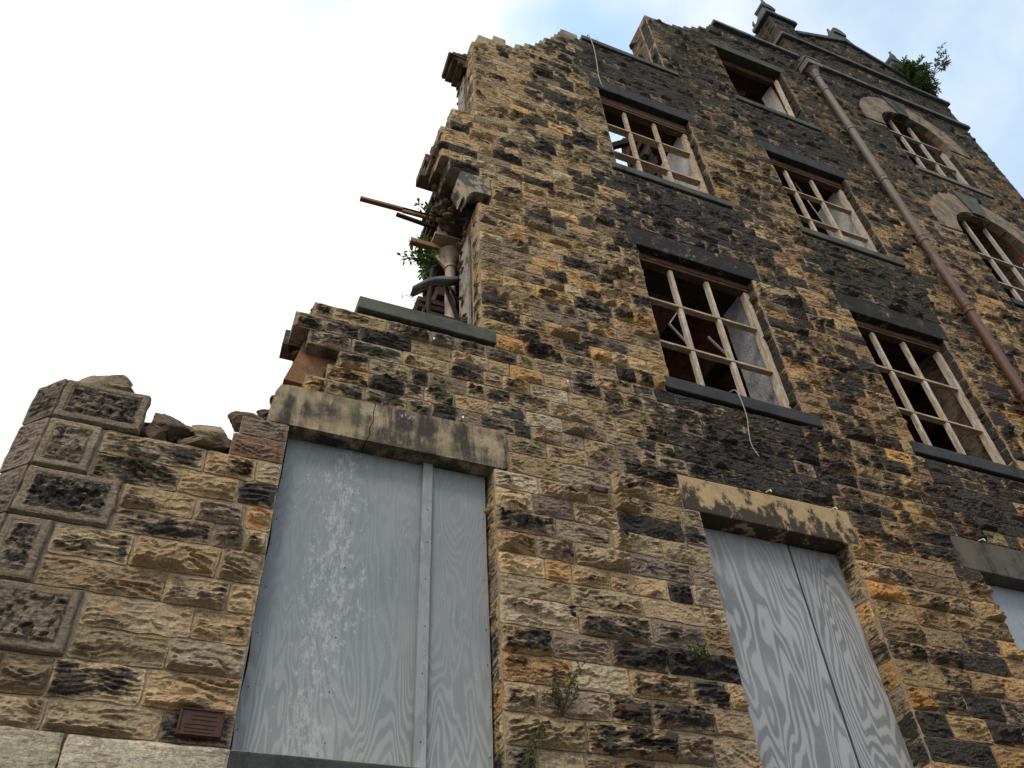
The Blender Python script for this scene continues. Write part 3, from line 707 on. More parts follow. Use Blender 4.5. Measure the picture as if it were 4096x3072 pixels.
# pinnacles: slab cap with concave flare rising to a rounded head
def pinnacle(x0, x1, z0, ztop, lb):
    y0, y1 = -.07, .32; g = MB()
    g.cbox(x0-.10, x1+.08, y0, y1+.1, z0, z0+.12, .02)
    xc = (x0+x1)/2-.01; hw = (x1-x0)/2+.075; yc = (y0+y1+.1)/2; hd = (y1+.1-y0)/2-.015
    rings = []; n = 9
    for i in range(n+1):
        k = i/n; s_ = .42+.58*(1-k)**1.5
        rings.append((hw*s_, hd*s_, z0+.12+(ztop-.22-z0-.12)*k))
    vs = []; fs = []
    for a, b, z in rings:
        vs += [(xc-a, yc-b, z), (xc+a, yc-b, z), (xc+a, yc+b, z), (xc-a, yc+b, z)]
    for i in range(n):
        for q in range(4): fs.append((i*4+q, i*4+(q+1) % 4, i*4+4+(q+1) % 4, i*4+4+q))
    fs.append((n*4, n*4+1, n*4+2, n*4+3)); g.add(vs, fs)
    # rounded head: half drum across y
    poly = [(xc-.17, ztop-.22), (xc+.17, ztop-.22), (xc+.185, ztop-.16)]
    poly += [(xc+.17*math.cos(a), ztop-.13+.13*math.sin(a)) for a in np.linspace(.15, math.pi-.15, 8)]+[(xc-.185, ztop-.16)]
    g.prism(poly, yc-hd*.36-.04, yc+hd*.36+.04)
    o = g.build('pinnacle', M_COPE, mill); o['label'] = lb; return o
pinnacle(8.13, 8.72, 18.42, 19.42, 'capped corner pinnacle at the left end of the gable')
pinnacle(11.6, XR, 18.18, 19.55, 'capped corner pinnacle half hidden by the bush')
# apex finial with flared right shoulder
g = MB()
pl = [(9.72, 18.60), (10.13, 18.83), (10.62, 18.56), (10.42, 18.72), (10.32, 18.86), (10.25, 19.02), (10.27, 19.08), (10.22, 19.2), (10.12, 19.27), (10.0, 19.22), (9.96, 19.1), (9.93, 19.02), (9.86, 18.84)]
g.prism(pl, -.05, .42); g.prism([(9.93, 19.0), (10.25, 19.0), (10.27, 19.1), (10.2, 19.24), (10.1, 19.29), (9.98, 19.24), (9.93, 19.12)], -.08, .46)
g.build('gable_finial', M_COPE, mill)

# arch windows: voussoirs, keystone, arched frame
def arch(cx, rd, zs, key):
    R2 = 1.21
    angs = [(-4, 33), (33, 62), (62, 80), (100, 118), (118, 147), (147, 184)]
    for a0, a1 in angs:
        g = MB(); P1 = []; P2 = []
        for q in np.linspace(R(a0)+.004, R(a1)-.004, 8):
            P1.append((cx+rd*math.cos(q), zs+rd*math.sin(q))); P2.append((cx+R2*math.cos(q), zs+R2*math.sin(q)))
        g.prism(P1+P2[::-1], -.02, .22); g.build('voussoir', M_VOUS, mill)
    g = MB(); a0, a1 = R(80.5), R(99.5)
    g.prism([(cx+rd*.985*math.cos(a0), zs+rd*.985*math.sin(a0)), (cx+(R2+.14)*math.cos(a0-.04), zs+(R2+.14)*math.sin(a0-.04)),
             (cx+(R2+.14)*math.cos(a1+.04), zs+(R2+.14)*math.sin(a1+.04)), (cx+rd*.985*math.cos(a1), zs+rd*.985*math.sin(a1))], -.04, .22)
    g.build('keystone', M_LING if key else M_SILL, mill)
    g = MB()   # inner brick arch ring behind
    for a0 in range(0, 180, 12):
        q = [R(a0), R(a0+12)]
        g.prism([(cx+rd*math.cos(q[0]), zs+rd*math.sin(q[0])), (cx+rd*math.cos(q[1]), zs+rd*math.sin(q[1])),
                 (cx+1.1*math.cos(q[1]), zs+1.1*math.sin(q[1])), (cx+1.1*math.cos(q[0]), zs+1.1*math.sin(q[0]))], .222, T+.01)
    g.build('inner_arch', M_RUBBLE, mill)
for k, (cx, rd, zs, zb) in ARCH.items():
    if k != 'Z': arch(cx, rd, zs, k == 'P')

# ------------------------------------------------------------------ windows
def window(k, vx, hz, bw=.034, wood=M_WOOD, woodh=M_WOODH, head=M_WOODR, lb=None, y=.10, hdeep=.045, rail=True, hd=.11):
    x0, x1, z0, z1 = OPEN[k]
    g = MB(); yy = (y, y+.075)
    g.box(x0+.003, x1-.003, yy[0]-.02, yy[1]+.02, z1-hd+.04, z1-.003, 1)          # head
    g.box(x0+.003, x1-.003, yy[0]-.012, yy[1], z1-hd, z1-hd+.038, 1)
    g.cbox(x0+.003, x0+.06, yy[0], yy[1], z0+.003, z1-hd-.002, .006, 0)             # stiles
    g.cbox(x1-.065, x1-.006, yy[0], yy[1], z0+.003, z1-hd-.002, .006, 0)
    if rail: g.box(x0+.062, x1-.067, yy[0]+.01, yy[1], z0+.003, z0+.05, 0)
    w = g.build('window', [wood, head], mill)
    if lb: w['label'] = lb
    hz = sorted(hz)
    for v in vx:
        g = MB(); zz = [z0+.052]+list(hz)+[z1-hd-.002]
        for a, b in zip(zz[:-1], zz[1:]):
            jx = random.uniform(-.004, .004)
            g.cbox(v-bw/2+jx, v+bw/2+jx, yy[0]+.008, yy[0]+.058, a+(.014 if a in hz else 0), b-(.014 if b in hz else 0), .005)
        o = g.build('glazing_bar', wood, w)
    for h in hz:
        g = MB(); g.cbox(x0+.062, x1-.066, yy[0]+.002, yy[0]+hdeep+.02, h-.013, h+.013, .005)
        g.build('glazing_bar', woodh, w)
    return w
wC = window('C', (3.855, 4.30), (7.23, 7.85), .046, lb='large empty window with nine panes above the sooty wall')
wE = window('E', (6.50, 6.95), (7.21, 7.83), .046, lb='empty window with pale bars at the right')
wD = window('D', (3.85, 4.29), (10.62, 11.28), .046, wood=M_WOODH, lb='window open to the sky with brown bars', hdeep=.07, hd=.20)
wF = window('F', (6.43, 6.88), (10.62, 11.28), .040, lb='window with pale wall behind the bars', hd=.15)
for pts in ([(4.02, 8.12), (3.85, 7.84), (4.02, 7.59)], [(4.30, 7.81), (4.49, 7.58)]):
    g = MB()
    for a, b in zip(pts[:-1], pts[1:]): g.bar((a[0], .34, a[1]), (b[0], .34, b[1]), .012, .022, (0, 1, 0))
    g.build('broken_bar', M_WHITEW, wC)
g = MB(); g.bar((6.72, .26, 11.9), (7.05, .27, 10.2), .008, .012, (0, 1, 0)); g.build('hanging_strip', M_WHITEW, wF)
# third floor window: only the right stile and the head are left
x0, x1, z0, z1 = OPEN['G']; g = MB(); g.box(x0+.003, x1-.003, .15, .24, z1-.09, z1-.003, 1); g.box(x0+.003, x1-.003, .16, .23, z1-.13, z1-.092, 1)
g.bar((x1-.13, .15, z0+.02), (x1-.05, .12, z1-.14), .05, .06, (0, 1, 0), 0)
g.build('window', [M_WOOD, M_WOODR], mill)['label'] = 'empty window frame with a leaning right stile, no bars left'
# arched frames
for k in ('P', 'Q'):
    cx, rd, zs, zb = ARCH[k]; g = MB(); y0, y1 = .10, .17
    for a0 in np.linspace(0, 180, 16)[:-1]:
        q = [R(a0), R(a0+12)]; ri, ro = rd-.05, rd-.004
        g.prism([(cx+ri*math.cos(q[0]), zs+ri*math.sin(q[0])), (cx+ro*math.cos(q[0]), zs+ro*math.sin(q[0])),
                 (cx+ro*math.cos(q[1]), zs+ro*math.sin(q[1])), (cx+ri*math.cos(q[1]), zs+ri*math.sin(q[1]))], y0, y1, 1)
    g.box(cx-rd+.004, cx-rd+.06, y0, y1, zb+.003, zs, 0); g.box(cx+rd-.075, cx+rd-.004, y0, y1, zb+.003, zs, 0)
    w = g.build('window', [M_WHITEW, M_WOODR], mill)
    w['label'] = 'round arched window just below the string courses' if k == 'P' else 'round arched window at the right edge'
    tr = (zb+.82, zb+1.52) if k == 'P' else (zb+.60, zb+1.30)
    for v in (cx-.22, cx+.23):
        g = MB(); zt = zs+math.sqrt((rd-.05)**2-(v-cx)**2)
        zz = [zb+.004]+list(tr)+[zt]
        for a, b in zip(zz[:-1], zz[1:]): g.cbox(v-.022, v+.022, y0+.01, y0+.06, a+(.014 if a in tr else 0), b-(.014 if b in tr else 0), .004)
        g.build('glazing_bar', M_WHITEW, w)
    for h in tr:
        g = MB(); hx = rd if h < zs else math.sqrt(rd**2-(h-zs)**2); g.cbox(cx-hx+.06, cx+hx-.076, y0-.005, y0+.05, h-.013, h+.013, .004); g.build('glazing_bar', M_WHITEW, w)

# ------------------------------------------------------------------ boarded openings
def nails(xs, zs, y, par):
    for x in xs:
        for z in zs:
            g = MB(); g.lathe((x+random.uniform(-.01, .01), y, z+random.uniform(-.05, .05)), [(.003, -.003), (.0035, 0), (.003, .003)], 6)
            g.build('nail', M_NAIL_GAP, par)
def sheet(x0, x1, z0, z1, y, m, rough=0.0, tl=0.0):
    """a board with slightly wavy, chipped edges"""
    n = 26; L_ = []; R_ = []
    for i in range(n+1):
        z = z0+(z1-z0)*i/n
        L_.append((x0+rough*(vn(np.array([z*4.1]), np.array([x0]), np.array([1.]))[0]-.5)*2, z))
        R_.append((x1-rough*(vn(np.array([z*3.3]), np.array([x1]), np.array([5.]))[0]-.5)*1.2, z))
    g = MB(); g.prism(L_+R_[::-1], y, y+.018); return g.build('board', m, mill)
b1 = sheet(.338, 1.262, 3.152, 5.188, .115, M_PLYA, .012); b1['label'] = 'wide blue-grey painted sheet with a peeling pale band'
b2 = sheet(1.264, 1.700, 3.152, 5.188, .112, M_PLYA, .008); b2['label'] = 'narrow blue-grey sheet right of the batten'
nails((.36, .79), np.arange(3.3, 5.1, .26), .114, b1); nails((1.685,), np.arange(3.3, 5.1, .26), .111, b2)
g = MB(); g.cbox(1.247, 1.313, .078, .111, 3.155, 5.186, .004); bt = g.build('batten', M_BATT, mill)
nails((1.28,), np.arange(3.35, 5.1, .3), .077, bt)
g = MB(); g.box(.325, .335, .10, .3, 3.155, 5.185); g.box(.336, 1.715, .15, .22, 3.155, 5.185); g.build('shade_backing', M_TIMBER, mill)  # dark strip and sheet added so the gaps along the jamb look shaded
b3 = sheet(3.375, 4.262, 2.205, 5.175, .150, M_PLYB, .004); b3['label'] = 'wide bare plywood sheet with bold wavy grain'
b4 = sheet(4.280, 4.742, 2.205, 5.175, .154, M_PLYB, .004); b4['label'] = 'narrow bare plywood sheet with wavy grain'
g = MB(); g.box(3.376, 4.744, .20, .24, 2.205, 5.17); g.build('shade_backing', M_NAIL_GAP, mill)  # near-black sheet added behind the plywood to darken its gaps
g = MB(); g.box(4.2625, 4.2795, .149, .165, 2.21, 5.172); g.build('seam_shade_strip', M_NAIL_GAP, mill)  # black strip set in the open seam, standing for its shade
b5 = sheet(6.13, 7.49, 2.205, 5.18, .14, M_PLYC, .004); b5['label'] = 'pale blue board at the right edge'
b6 = sheet(8.86, 10.19, 2.205, 5.155, .14, M_PLYC, .004)

# ------------------------------------------------------------------ inside the shell
# plastered reveals
for (x, y0, y1, z0, z1, m) in ((4.82, .18, T+.02, 6.6, 8.54, M_PLASTR), (4.80, .18, T+.25, 10.09, 11.97, M_PLAST), (7.43, .18, T+.1, 10.09, 11.96, M_PLAST), (7.40, .25, T, 13.51, 15.35, M_WHITEW)):
    g = MB()
    nz = 22; ny = 6; vs = []; fs = []
    for i in range(nz+1):
        for j in range(ny+1):
            yy = y0+(y1-y0)*j/ny; zz = z0+(z1-z0)*i/nz
            dx = .008+.02*float(vn(np.array([yy*9.]), np.array([zz*6.]), np.array([x]))[0])
            vs.append((x-dx, yy, zz))
    for i in range(nz):
        for j in range(ny):
            a = i*(ny+1)+j; fs.append((a, a+1, a+ny+2, a+ny+1))
    g.add(vs, fs, 0, True); g.box(x-.004, x-.001, y0, y1, z0, z1)
    g.build('plaster_reveal', m, mill)
# rear wall, cross wall, floors on brick jack arches
g = MB(); g.box(5.0, XR, 6.0, 6.4, 0, 16.2); g.box(XR-.5, XR-.001, T+.002, 5.99, 0, 16.36); g.build('rear_wall', M_DARK, mill)
def vault(name, x0, x1, y0, y1, z, m=M_BRICK, pitch=.95):
    g = MB(); xs = np.linspace(x0, x1, int((x1-x0)/.07)); n = len(xs)
    ys = np.linspace(y0, y1, 14); vs = []; fs = []
    for x in xs:
        ph = ((x-x0)/pitch) % 1.0; zz = z+.20*math.sin(math.pi*ph)
        for y in ys: vs.append((x, y, zz+.02*random.random()))
    k = len(ys)
    for i in range(n-1):
        for j in range(k-1): a = i*k+j; fs.append((a, a+1, a+k+1, a+k))
    g.add(vs, fs); g.box(x0, x1, y0, y1, z+.24, z+.34, 1)
    x = x0+pitch
    while x < x1-.1: g.box(x-.05, x+.05, y0+.02, y1, z-.12, z+.03, 1); x += pitch
    return g.build(name, [m, M_TIMBER], mill)
vault('floor_vault', 1.95, 11.69, T+.02, 5.98, 9.28)
vault('floor_vault', 6.7, 11.69, T+.02, 5.98, 12.95)
vault('roof_vault', 6.5, 11.69, T+.02, 5.98, 16.0, plain_mat('roof_brick', (.60, .27, .19), (.36, .16, .12), 9, .95, 1, .03, (1, 1, 2), c3=(.08, .04, .03), f3=(.55, .62), sc3=8))
vault('floor_vault', 2.0, 11.69, T+.02, 5.98, 5.75)
g = MB()   # rafters seen through the window that is open to the sky
g.bar((4.36, 1.2, 13.0), (4.85, 1.3, 13.62), .10, .08); g.bar((4.62, 1.25, 12.98), (4.74, 1.3, 13.62), .05, .05)
for i in range(7): g.bar((4.75+.1*i, 1.0+.1*i, 12.6+.05*i), (5.6, 1.2+.15*i, 13.55), .07, .06)
g.build('broken_rafters', M_TIMBER, mill)
# dark pier of masonry behind the same window
pier = MB()
for i in range(16):
    z = 11.2+i*.16; w_ = random.uniform(-.07, .07); pier.cbox(4.86+w_, 5.5, .9+random.uniform(-.05, .05), 1.5, z, z+.155, .02, jit=.015)
pier.build('masonry_pier', M_DARK, mill)
# core masonry exposed at the broken steps
g = MB(); g.prism([(.24, 5.68), (.30, 5.93), (.33, 6.12), (.60, 6.12), (.66, 5.72), (.45, 5.66)], .10, .46); g.build('exposed_brickwork', plain_mat('orange_core', (.27, .14, .065), (.16, .085, .045), 6, .9, .5, .01, c3=(.07, .045, .03), f3=(.58, .7)), mill)
def rock(name, c, s, m, parent=None, seed=0, flat=1.0):
    bm = bmesh.new(); bmesh.ops.create_icosphere(bm, subdivisions=4, radius=1)
    rr_ = random.Random(seed)
    pl_ = [(Vector((rr_.gauss(0, 1), rr_.gauss(0, 1), rr_.gauss(0, .8))).normalized(), rr_.uniform(.38, .70)) for _ in range(10)]
    co = np.array([v.co[:] for v in bm.verts]); nz_ = fbm(co[:, 0]*3+seed, co[:, 1]*3, co[:, 2]*4, 3)
    rot = Matrix.Rotation(rr_.uniform(-.5, .5), 3, 'Y') @ Matrix.Rotation(rr_.uniform(0, 3), 3, 'Z')
    for i, v in enumerate(bm.verts):
        for n_, d_ in pl_:
            t_ = v.co.dot(n_)
            if t_ > d_: v.co -= n_*(t_-d_)
        v.co *= 1+(nz_[i]-.5)*.28
        p = rot @ v.co; v.co = Vector((c[0]+p.x*s*1.35, c[1]+p.y*s, c[2]+p.z*s*flat*1.25))
    g = MB(); g.bm(bm); return g.build(name, m, parent)
def rubble_mass(name, boxes, seed, m):
    """packed rubble heart of the wall, one mass"""
    g = MB(); rr_ = random.Random(seed)
    for (x0, x1, y0, y1, z0, z1, n, s) in boxes:
        for _ in range(n):
            c = (rr_.uniform(x0, x1), rr_.uniform(y0, y1), rr_.uniform(z0, z1)); q = s*rr_.uniform(.5, 1.2)
            bm = bmesh.new(); bmesh.ops.create_icosphere(bm, subdivisions=2, radius=1)
            cut = [(Vector((rr_.gauss(0, 1), rr_.gauss(0, 1), rr_.gauss(0, 1))).normalized(), rr_.uniform(.45, .8)) for _ in range(8)]
            for v in bm.verts:
                for n_, d_ in cut:
                    t_ = v.co.dot(n_)
                    if t_ > d_: v.co -= n_*(t_-d_)
                v.co += Vector((rr_.uniform(-.03, .03),)*3)
                v.co = Vector((c[0]+v.co.x*q*1.3, c[1]+v.co.y*q, c[2]+v.co.z*q*.62))
            g.bm(bm)
    o = g.build(name, m, mill); o['kind'] = 'stuff'; return o
rubble_mass('rubble_core', [(.16, .36, .22, .45, 5.22, 5.62, 34, .07), (.24, .50, .15, .40, 5.56, 5.72, 16, .06), (.30, .5, .2, .42, 6.02, 6.36, 14, .06),
                            (-.50, .03, .10, .42, 4.84, 5.0, 90, .07), (-.50, -.38, .05, .42, 4.9, 5.10, 30, .06), (-1.0, -.6, .1, .4, 5.12, 5.20, 40, .045), (-.46, -.02, .05, .12, 4.83, 4.90, 12, .04)], 5, M_RUBBLE)
rubble_mass('rubble_core', [(1.36, 1.62, .3, .5, 8.75, 9.9, 60, .08), (1.45, 1.65, .25, .5, 8.5, 8.9, 20, .07), (1.70, 1.95, .3, .5, 12.05, 12.2, 8, .07),
                            (4.72, 4.85, .32, .5, 13.6, 15.3, 30, .07), (1.66, 1.70, .3, .5, 10.1, 11.9, 30, .06), (1.68, 1.72, .3, .5, 6.6, 8.5, 34, .06)], 9, M_RUBBLE)
g = MB()   # projecting broken stub at the head of the fallen window
[g.cbox(a_, 1.75, .20+random.uniform(-.03, .03), .50, z_, z_+.06, .012, jit=.02) for a_, z_ in ((1.62, 11.60), (1.56, 11.67), (1.48, 11.735), (1.42, 11.80), (1.46, 11.865), (1.56, 11.93), (1.62, 11.995))]; g.build('corbel', M_RUBBLE, mill)
g = MB(); g.prism([(1.655, 6.62), (1.70, 6.62), (1.70, 8.35), (1.66, 8.2)], .25, .5)
g.build('plaster_reveal', M_PLASTW, mill)
g = MB(); g.prism([(1.652, 10.1), (1.70, 10.1), (1.70, 11.75), (1.655, 11.7)], .28, .5)
g.build('plaster_reveal', M_PLASTW, mill)
# iron column inside the fallen window, with its crossed bracket head
g = MB()
g.tube([(1.655, .75, 6.2), (1.655, .75, 8.05), (1.655, .75, 8.28)], [.058, .055, .055], 20)
g.tube([(1.655, .75, 8.27), (1.655, .75, 8.29), (1.655, .75, 8.31)], [.066, .07, .066], 20)
g.lathe((1.655, .75, 8.31), [(.056, 0), (.062, .05), (.085, .10), (.13, .15), (.15, .17)], 20)
for sx in (-1, 1):
    g.prism([(1.655+sx*.05, 8.26), (1.655+sx*.11, 8.33), (1.655+sx*.20, 8.42), (1.655+sx*.21, 8.60), (1.655, 8.60), (1.655, 8.26)], .735, .765)
g.box(1.44, 1.87, .60, .92, 8.60, 8.625); g.prism([(1.50, 8.626), (1.60, 8.626), (1.60, 8.86), (1.545, 8.80), (1.50, 8.88)], .70, .72)
colm = g.build('iron_column', M_CAST, mill)
g = MB(); g.box(1.22, 1.52, .70, .76, 8.50, 8.56); g.build('bracket_arm', M_TIMBL, colm)

# drainpipe
PX, PY = 8.15, -.12
g = MB(); g.tube([(PX, PY, 1.0), (PX, PY, 6.0), (PX, PY, 12.0), (PX, PY, 15.55)], .058, 18)
pm, t, b = mat('pipe_paint'); p = geo(t); sz = N(t, 'ShaderNodeSeparateXYZ'); t.links.new(p, sz.inputs[0])
nn_ = noise(t, scaled(t, p, (4, 4, 1.2)), 1, 5, .65)
rz = mr(t, math_(t, 'ADD', sz.outputs[2], math_(t, 'MULTIPLY', math_(t, 'SUBTRACT', nn_, .5), 7)), 9.6, 11.8, 1, 0)
c = mixc(t, noise(t, p, 8, 5, .7), (.11, .09, .068), (.165, .135, .105)); c = mixc(t, rz, c, mixc(t, noise(t, p, 18, 5, .7), (.085, .032, .020), (.135, .055, .032)))
c = mixc(t, mr(t, noise(t, scaled(t, p, (7, 7, 3)), 1, 6, .7), .62, .66), c, (.16, .11, .06)); setc(t, b, c); b.inputs['Roughness'].default_value = .62; bump(t, b, noise(t, p, 60, 4, .7), .5, .003)
M_PIPE = pm
pipe = g.build('drainpipe', M_PIPE, mill)
for z in (15.5, 15.02, 13.70, 12.19, 10.68, 9.22, 7.72, 6.2):
    g = MB(); g.lathe((PX, PY, z), [(.055, -.07), (.066, -.065), (.07, -.05), (.065, -.035), (.062, -.01), (.062, .02), (.071, .035), (.071, .06), (.056, .07)], 20)
    g.box(PX-.12, PX-.02, -.055, -.002, z-.03, z+.03)
    g.build('collar', M_PIPE, pipe)
g = MB(); o8 = math.pi/8
g.lathe((PX, PY, 15.53), [(.056, 0), (.075, .05), (.09, .14), (.115, .17), (.115, .20), (.135, .22)], 8, smooth=False)
g.box(PX-.17, PX+.15, -.24, -.002, 15.752, 15.93)
g.box(PX-.185, PX+.165, -.255, -.002, 15.93, 15.97)
M_HOP = plain_mat('hopper_paint', (.20, .17, .14), (.13, .11, .095), 5, .7, .5, .005, c3=(.12, .05, .035), f3=(.6, .66))
g.build('hopper', M_HOP, pipe)

# rusted plaque beside the first opening: frame and worn raised lines (illegible in the photo)
g = MB(); g.cbox(.068, .272, -.045, .0, 3.19, 3.318, .004); pq = g.build('plaque', M_PLAQ, mill)
g = MB(); g.box(.075, .265, -.052, -.046, 3.31, 3.316); g.box(.075, .265, -.056, -.046, 3.192, 3.199); g.box(.072, .078, -.052, -.046, 3.2, 3.309); g.box(.262, .268, -.052, -.046, 3.2, 3.309)
g.build('plaque_frame', M_PLAQ, pq)
rr_ = random.Random(2)
for i, z in enumerate((3.288, 3.268, 3.246, 3.228, 3.212)):
    g = MB(); xs = np.arange(.098+rr_.uniform(0, .03), .24, .004); poly = [(x_, z+.001+.003*rr_.random()) for x_ in xs]+[(x_, z-.001-.003*rr_.random()) for x_ in xs[::-1]]
    g.prism(poly, -.048, -.0455); g.build('worn_relief', M_PLAQ, pq)
# rusty iron clamps and pegs
def clamp(x, z, w_):
    g = MB(); g.cbox(x, x+w_, -.06, -.035, z-.022, z+.022, .008)
    g.lathe((x+.018, -.065, z), [(.008, -.008), (.014, 0), (.008, .008)], 8); g.lathe((x+w_-.018, -.065, z), [(.008, -.008), (.014, 0), (.008, .008)], 8)
    return g.build('iron_clamp', M_RUST, mill)
clamp(2.43, 5.165, .15); clamp(2.43, 3.585, .15)
for x, z in ((1.48, 5.565), (2.36, 6.2), (4.07, 5.53), (4.7, 5.5), (6.3, 5.52), (1.25, 6.3)):
    g = MB(); g.tube([(x, -.01, z), (x+.004, -.06, z-.01), (x+.004, -.065, z-.035)], .006, 6); g.build('peg', M_PEG, mill)

# ================================================================== LOOSE THINGS
def chain(pts, n=6):
    P_ = [Vector(p) for p in pts]; P_ = [P_[0]*2-P_[1]]+P_+[P_[-1]*2-P_[-2]]; o = []
    for i in range(1, len(P_)-2):
        for k in range(n):
            t_ = k/n; a, b, c, d = P_[i-1:i+3]
            o.append(.5*((2*b)+(c-a)*t_+(2*a-5*b+4*c-d)*t_**2+(3*b-a-3*c+d)*t_**3))
    o.append(P_[-2]); return o
g = MB(); g.tube(chain([(4.0, -.03, 6.60), (4.04, -.075, 6.58), (4.05, -.09, 6.3), (4.04, -.06, 6.1), (4.04, -.05, 5.98), (4.07, -.06, 5.86)]), .0045, 6)
tag(g.build('wire', M_WIRE), 'thin pale wire dangling from the sill of the nine-pane window', 'wire', 'dangling wires')
g = MB(); g.tube(chain([(3.45, .02, 13.51), (3.43, -.08, 13.45), (3.45, -.10, 13.05), (3.46, -.07, 12.62), (3.45, -.05, 12.26), (3.47, -.04, 12.03), (3.50, -.03, 11.99)]), .007, 6)
tag(g.build('wire', M_WIRE), 'long pale wire hanging from the topmost bare sill down to the black lintel', 'wire', 'dangling wires')
# rubble lying on the broken wall tops
rub = [((-.84, .12, 5.27), .15, .75, 1, 'largest pale rubble stone on top of the corner quoins'), ((-1.0, .14, 5.20), .055, .6, 2, 'small stone at the far left on the corner quoins'),
       ((-.70, .08, 5.20), .10, .5, 3, 'flat stone leaning right of the largest stone on the corner quoins'), ((-.60, .08, 5.18), .07, .5, 4, 'small stone at the right end on the corner quoins'),
       ((-.40, .12, 5.10), .10, .8, 5, 'purplish stone topmost at the left of the wall gap'), ((-.27, .16, 5.09), .085, .8, 6, 'orange brown stone in the middle of the wall gap'),
       ((-.12, .10, 5.05), .125, .75, 7, 'big angular stone at the right of the wall gap'), ((-.36, .05, 4.98), .10, .5, 8, 'flat stone low at the left of the wall gap'),
       ((-.20, .02, 4.92), .11, .36, 9, 'ochre slab lying at the bottom of the wall gap'), ((.06, .14, 5.24), .11, .4, 10, 'flat slab beside the cracked lintel'),
       ((.12, .22, 5.34), .08, .5, 11, 'brown stone against the left end of the cracked lintel'), ((-.42, .02, 4.93), .08, .6, 12, 'dark chunk against the right side of the top quoin'),
       ((-.04, .04, 4.96), .08, .6, 13, 'brown chunk tucked against the right side of the wall gap')]
M_RK = [plain_mat('loose_stone', (.30, .225, .14), (.20, .15, .10), 8, .95, .9, .015, c3=(.08, .06, .05), f3=(.58, .7)),
        plain_mat('loose_brown_stone', (.16, .11, .08), (.10, .07, .055), 8, .95, .9, .015, c3=(.30, .20, .11), f3=(.6, .7))]
for c, s, fl, sd, lb in rub:
    tag(rock('rubble_stone', c, s, M_RK[0 if sd in (1, 3, 7, 9, 10, 4) else 1], None, sd, fl), lb, 'stone', 'loose stones on the broken wall top')
for i, (x, z, s, lb) in enumerate(((1.98, 12.33, .11, 'buff stone on the tower-like broken wall top, left of the notch'), (2.16, 12.37, .12, 'pale rounded stone on the broken wall top above the notch'),
                                   (1.78, 12.2, .10, 'dark stone at the top left corner of the high broken wall'), (4.14, 13.60, .075, 'dark stump of brick standing on the topmost bare sill'))):
    tag(rock('rubble_stone', (x, .2 if i < 3 else .10, z), s, M_RK[(i == 3 or i == 2)*1], None, 30+i, .7 if i < 3 else 2.0), lb, 'stone', 'loose stones on the broken wall top')
g = MB(); g.prism([(4.22, 13.505), (4.60, 13.505), (4.60, 13.53), (4.40, 13.56), (4.22, 13.545)], .0, .16)
tag(g.build('fallen_slate', M_SILLD), 'dark thin slate lying on the topmost bare sill', 'slate')
# projecting timbers
g = MB(); g.bar((.69, .9, 9.255), (1.68, .9, 9.31), .05, .035); g.bar((1.15, .89, 9.26), (1.72, .89, 9.285), .03, .07)
tag(g.build('broken_joist', M_TIMBL), 'long red-brown timber sticking out of the ruin into the sky', 'timber', 'timbers poking out of the broken window')
g = MB(); g.bar((1.09, .9, 9.165), (1.66, .9, 9.11), .04, .032)
tag(g.build('broken_joist', M_TIMBER), 'short black timber just below the long red-brown one', 'timber', 'timbers poking out of the broken window')
g = MB()
pts = chain([(1.22, .6, 7.57), (1.35, .6, 7.73), (1.48, .6, 7.83), (1.6, .6, 7.87), (1.74, .6, 7.95)], 5)
vs = []; fs = []
for p in pts:
    for y, dz in ((.54, 0), (.57, -.035), (.63, -.035), (.66, 0), (.655, -.004), (.628, -.039), (.572, -.039), (.545, -.004)): vs.append((p.x, y, p.z+dz+.02))
for i in range(len(pts)-1):
    for k in range(8): a = i*8+k; b2_ = i*8+(k+1) % 8; fs.append((a, b2_, b2_+8, a+8))
g.add(vs, fs, 0, True); tag(g.build('gutter_strip', M_STEEL), 'bent grey metal gutter strip lying across the iron column', 'gutter')
# fallen floor debris behind the column: laths, planks, joist ends
deb = empty('collapsed_floor', (1.6, 1.0, 6.6), 'dark heap of fallen floor planks and laths behind the iron column', 'debris')
rr_ = random.Random(12)
for i in range(34):
    xb = rr_.uniform(1.45, 2.3); yb = rr_.uniform(.95, 1.5); zb = rr_.uniform(6.6, 7.6)
    ln_ = rr_.uniform(.7, 1.9); dx = rr_.gauss(.02, .16)
    g = MB(); g.bar((xb, yb, zb), (xb+dx, yb+rr_.gauss(0, .1), zb+ln_), rr_.uniform(.05, .16), .025, (0, 1, 0)); g.build('plank', M_TIMBER, deb)
for (a, b2_) in (((1.30, .85, 7.85), (1.72, .9, 8.35)), ((1.62, .7, 7.94), (1.80, .7, 7.55)), ((1.58, .68, 7.9), (1.74, .68, 7.35)), ((1.30, .3, 6.98), (1.30, .32, 7.02)), ((1.36, .55, 7.1), (1.42, .6, 8.0))):
    g = MB(); g.bar(a, b2_, .035, .03); g.build('plank', M_TIMBER, deb)
g = MB(); g.bar((1.27, .3, 6.99), (1.60, .3, 6.97), .03, .04); g.bar((1.27, .3, 6.9), (1.27, .3, 7.03), .03, .03); g.build('plank', M_TIMBER, deb)
g = MB()
for i in range(58):
    z = 6.5+i*.057; x = 1.54+.04*math.sin(i*1.1)+.05*rr_.random()-(.16 if z < 7.95 else 0)*(1 if z < 7.8 else .4)+(.03 if 8.0 < z < 8.3 else 0)-(.07 if z > 9.2 else 0)
    g.cbox(x, 2.0+rr_.uniform(-.1, .1), .86+rr_.uniform(-.05, .05), 1.25, z, z+.055, .012, jit=.014)
g.build('broken_partition', M_DARK, deb)

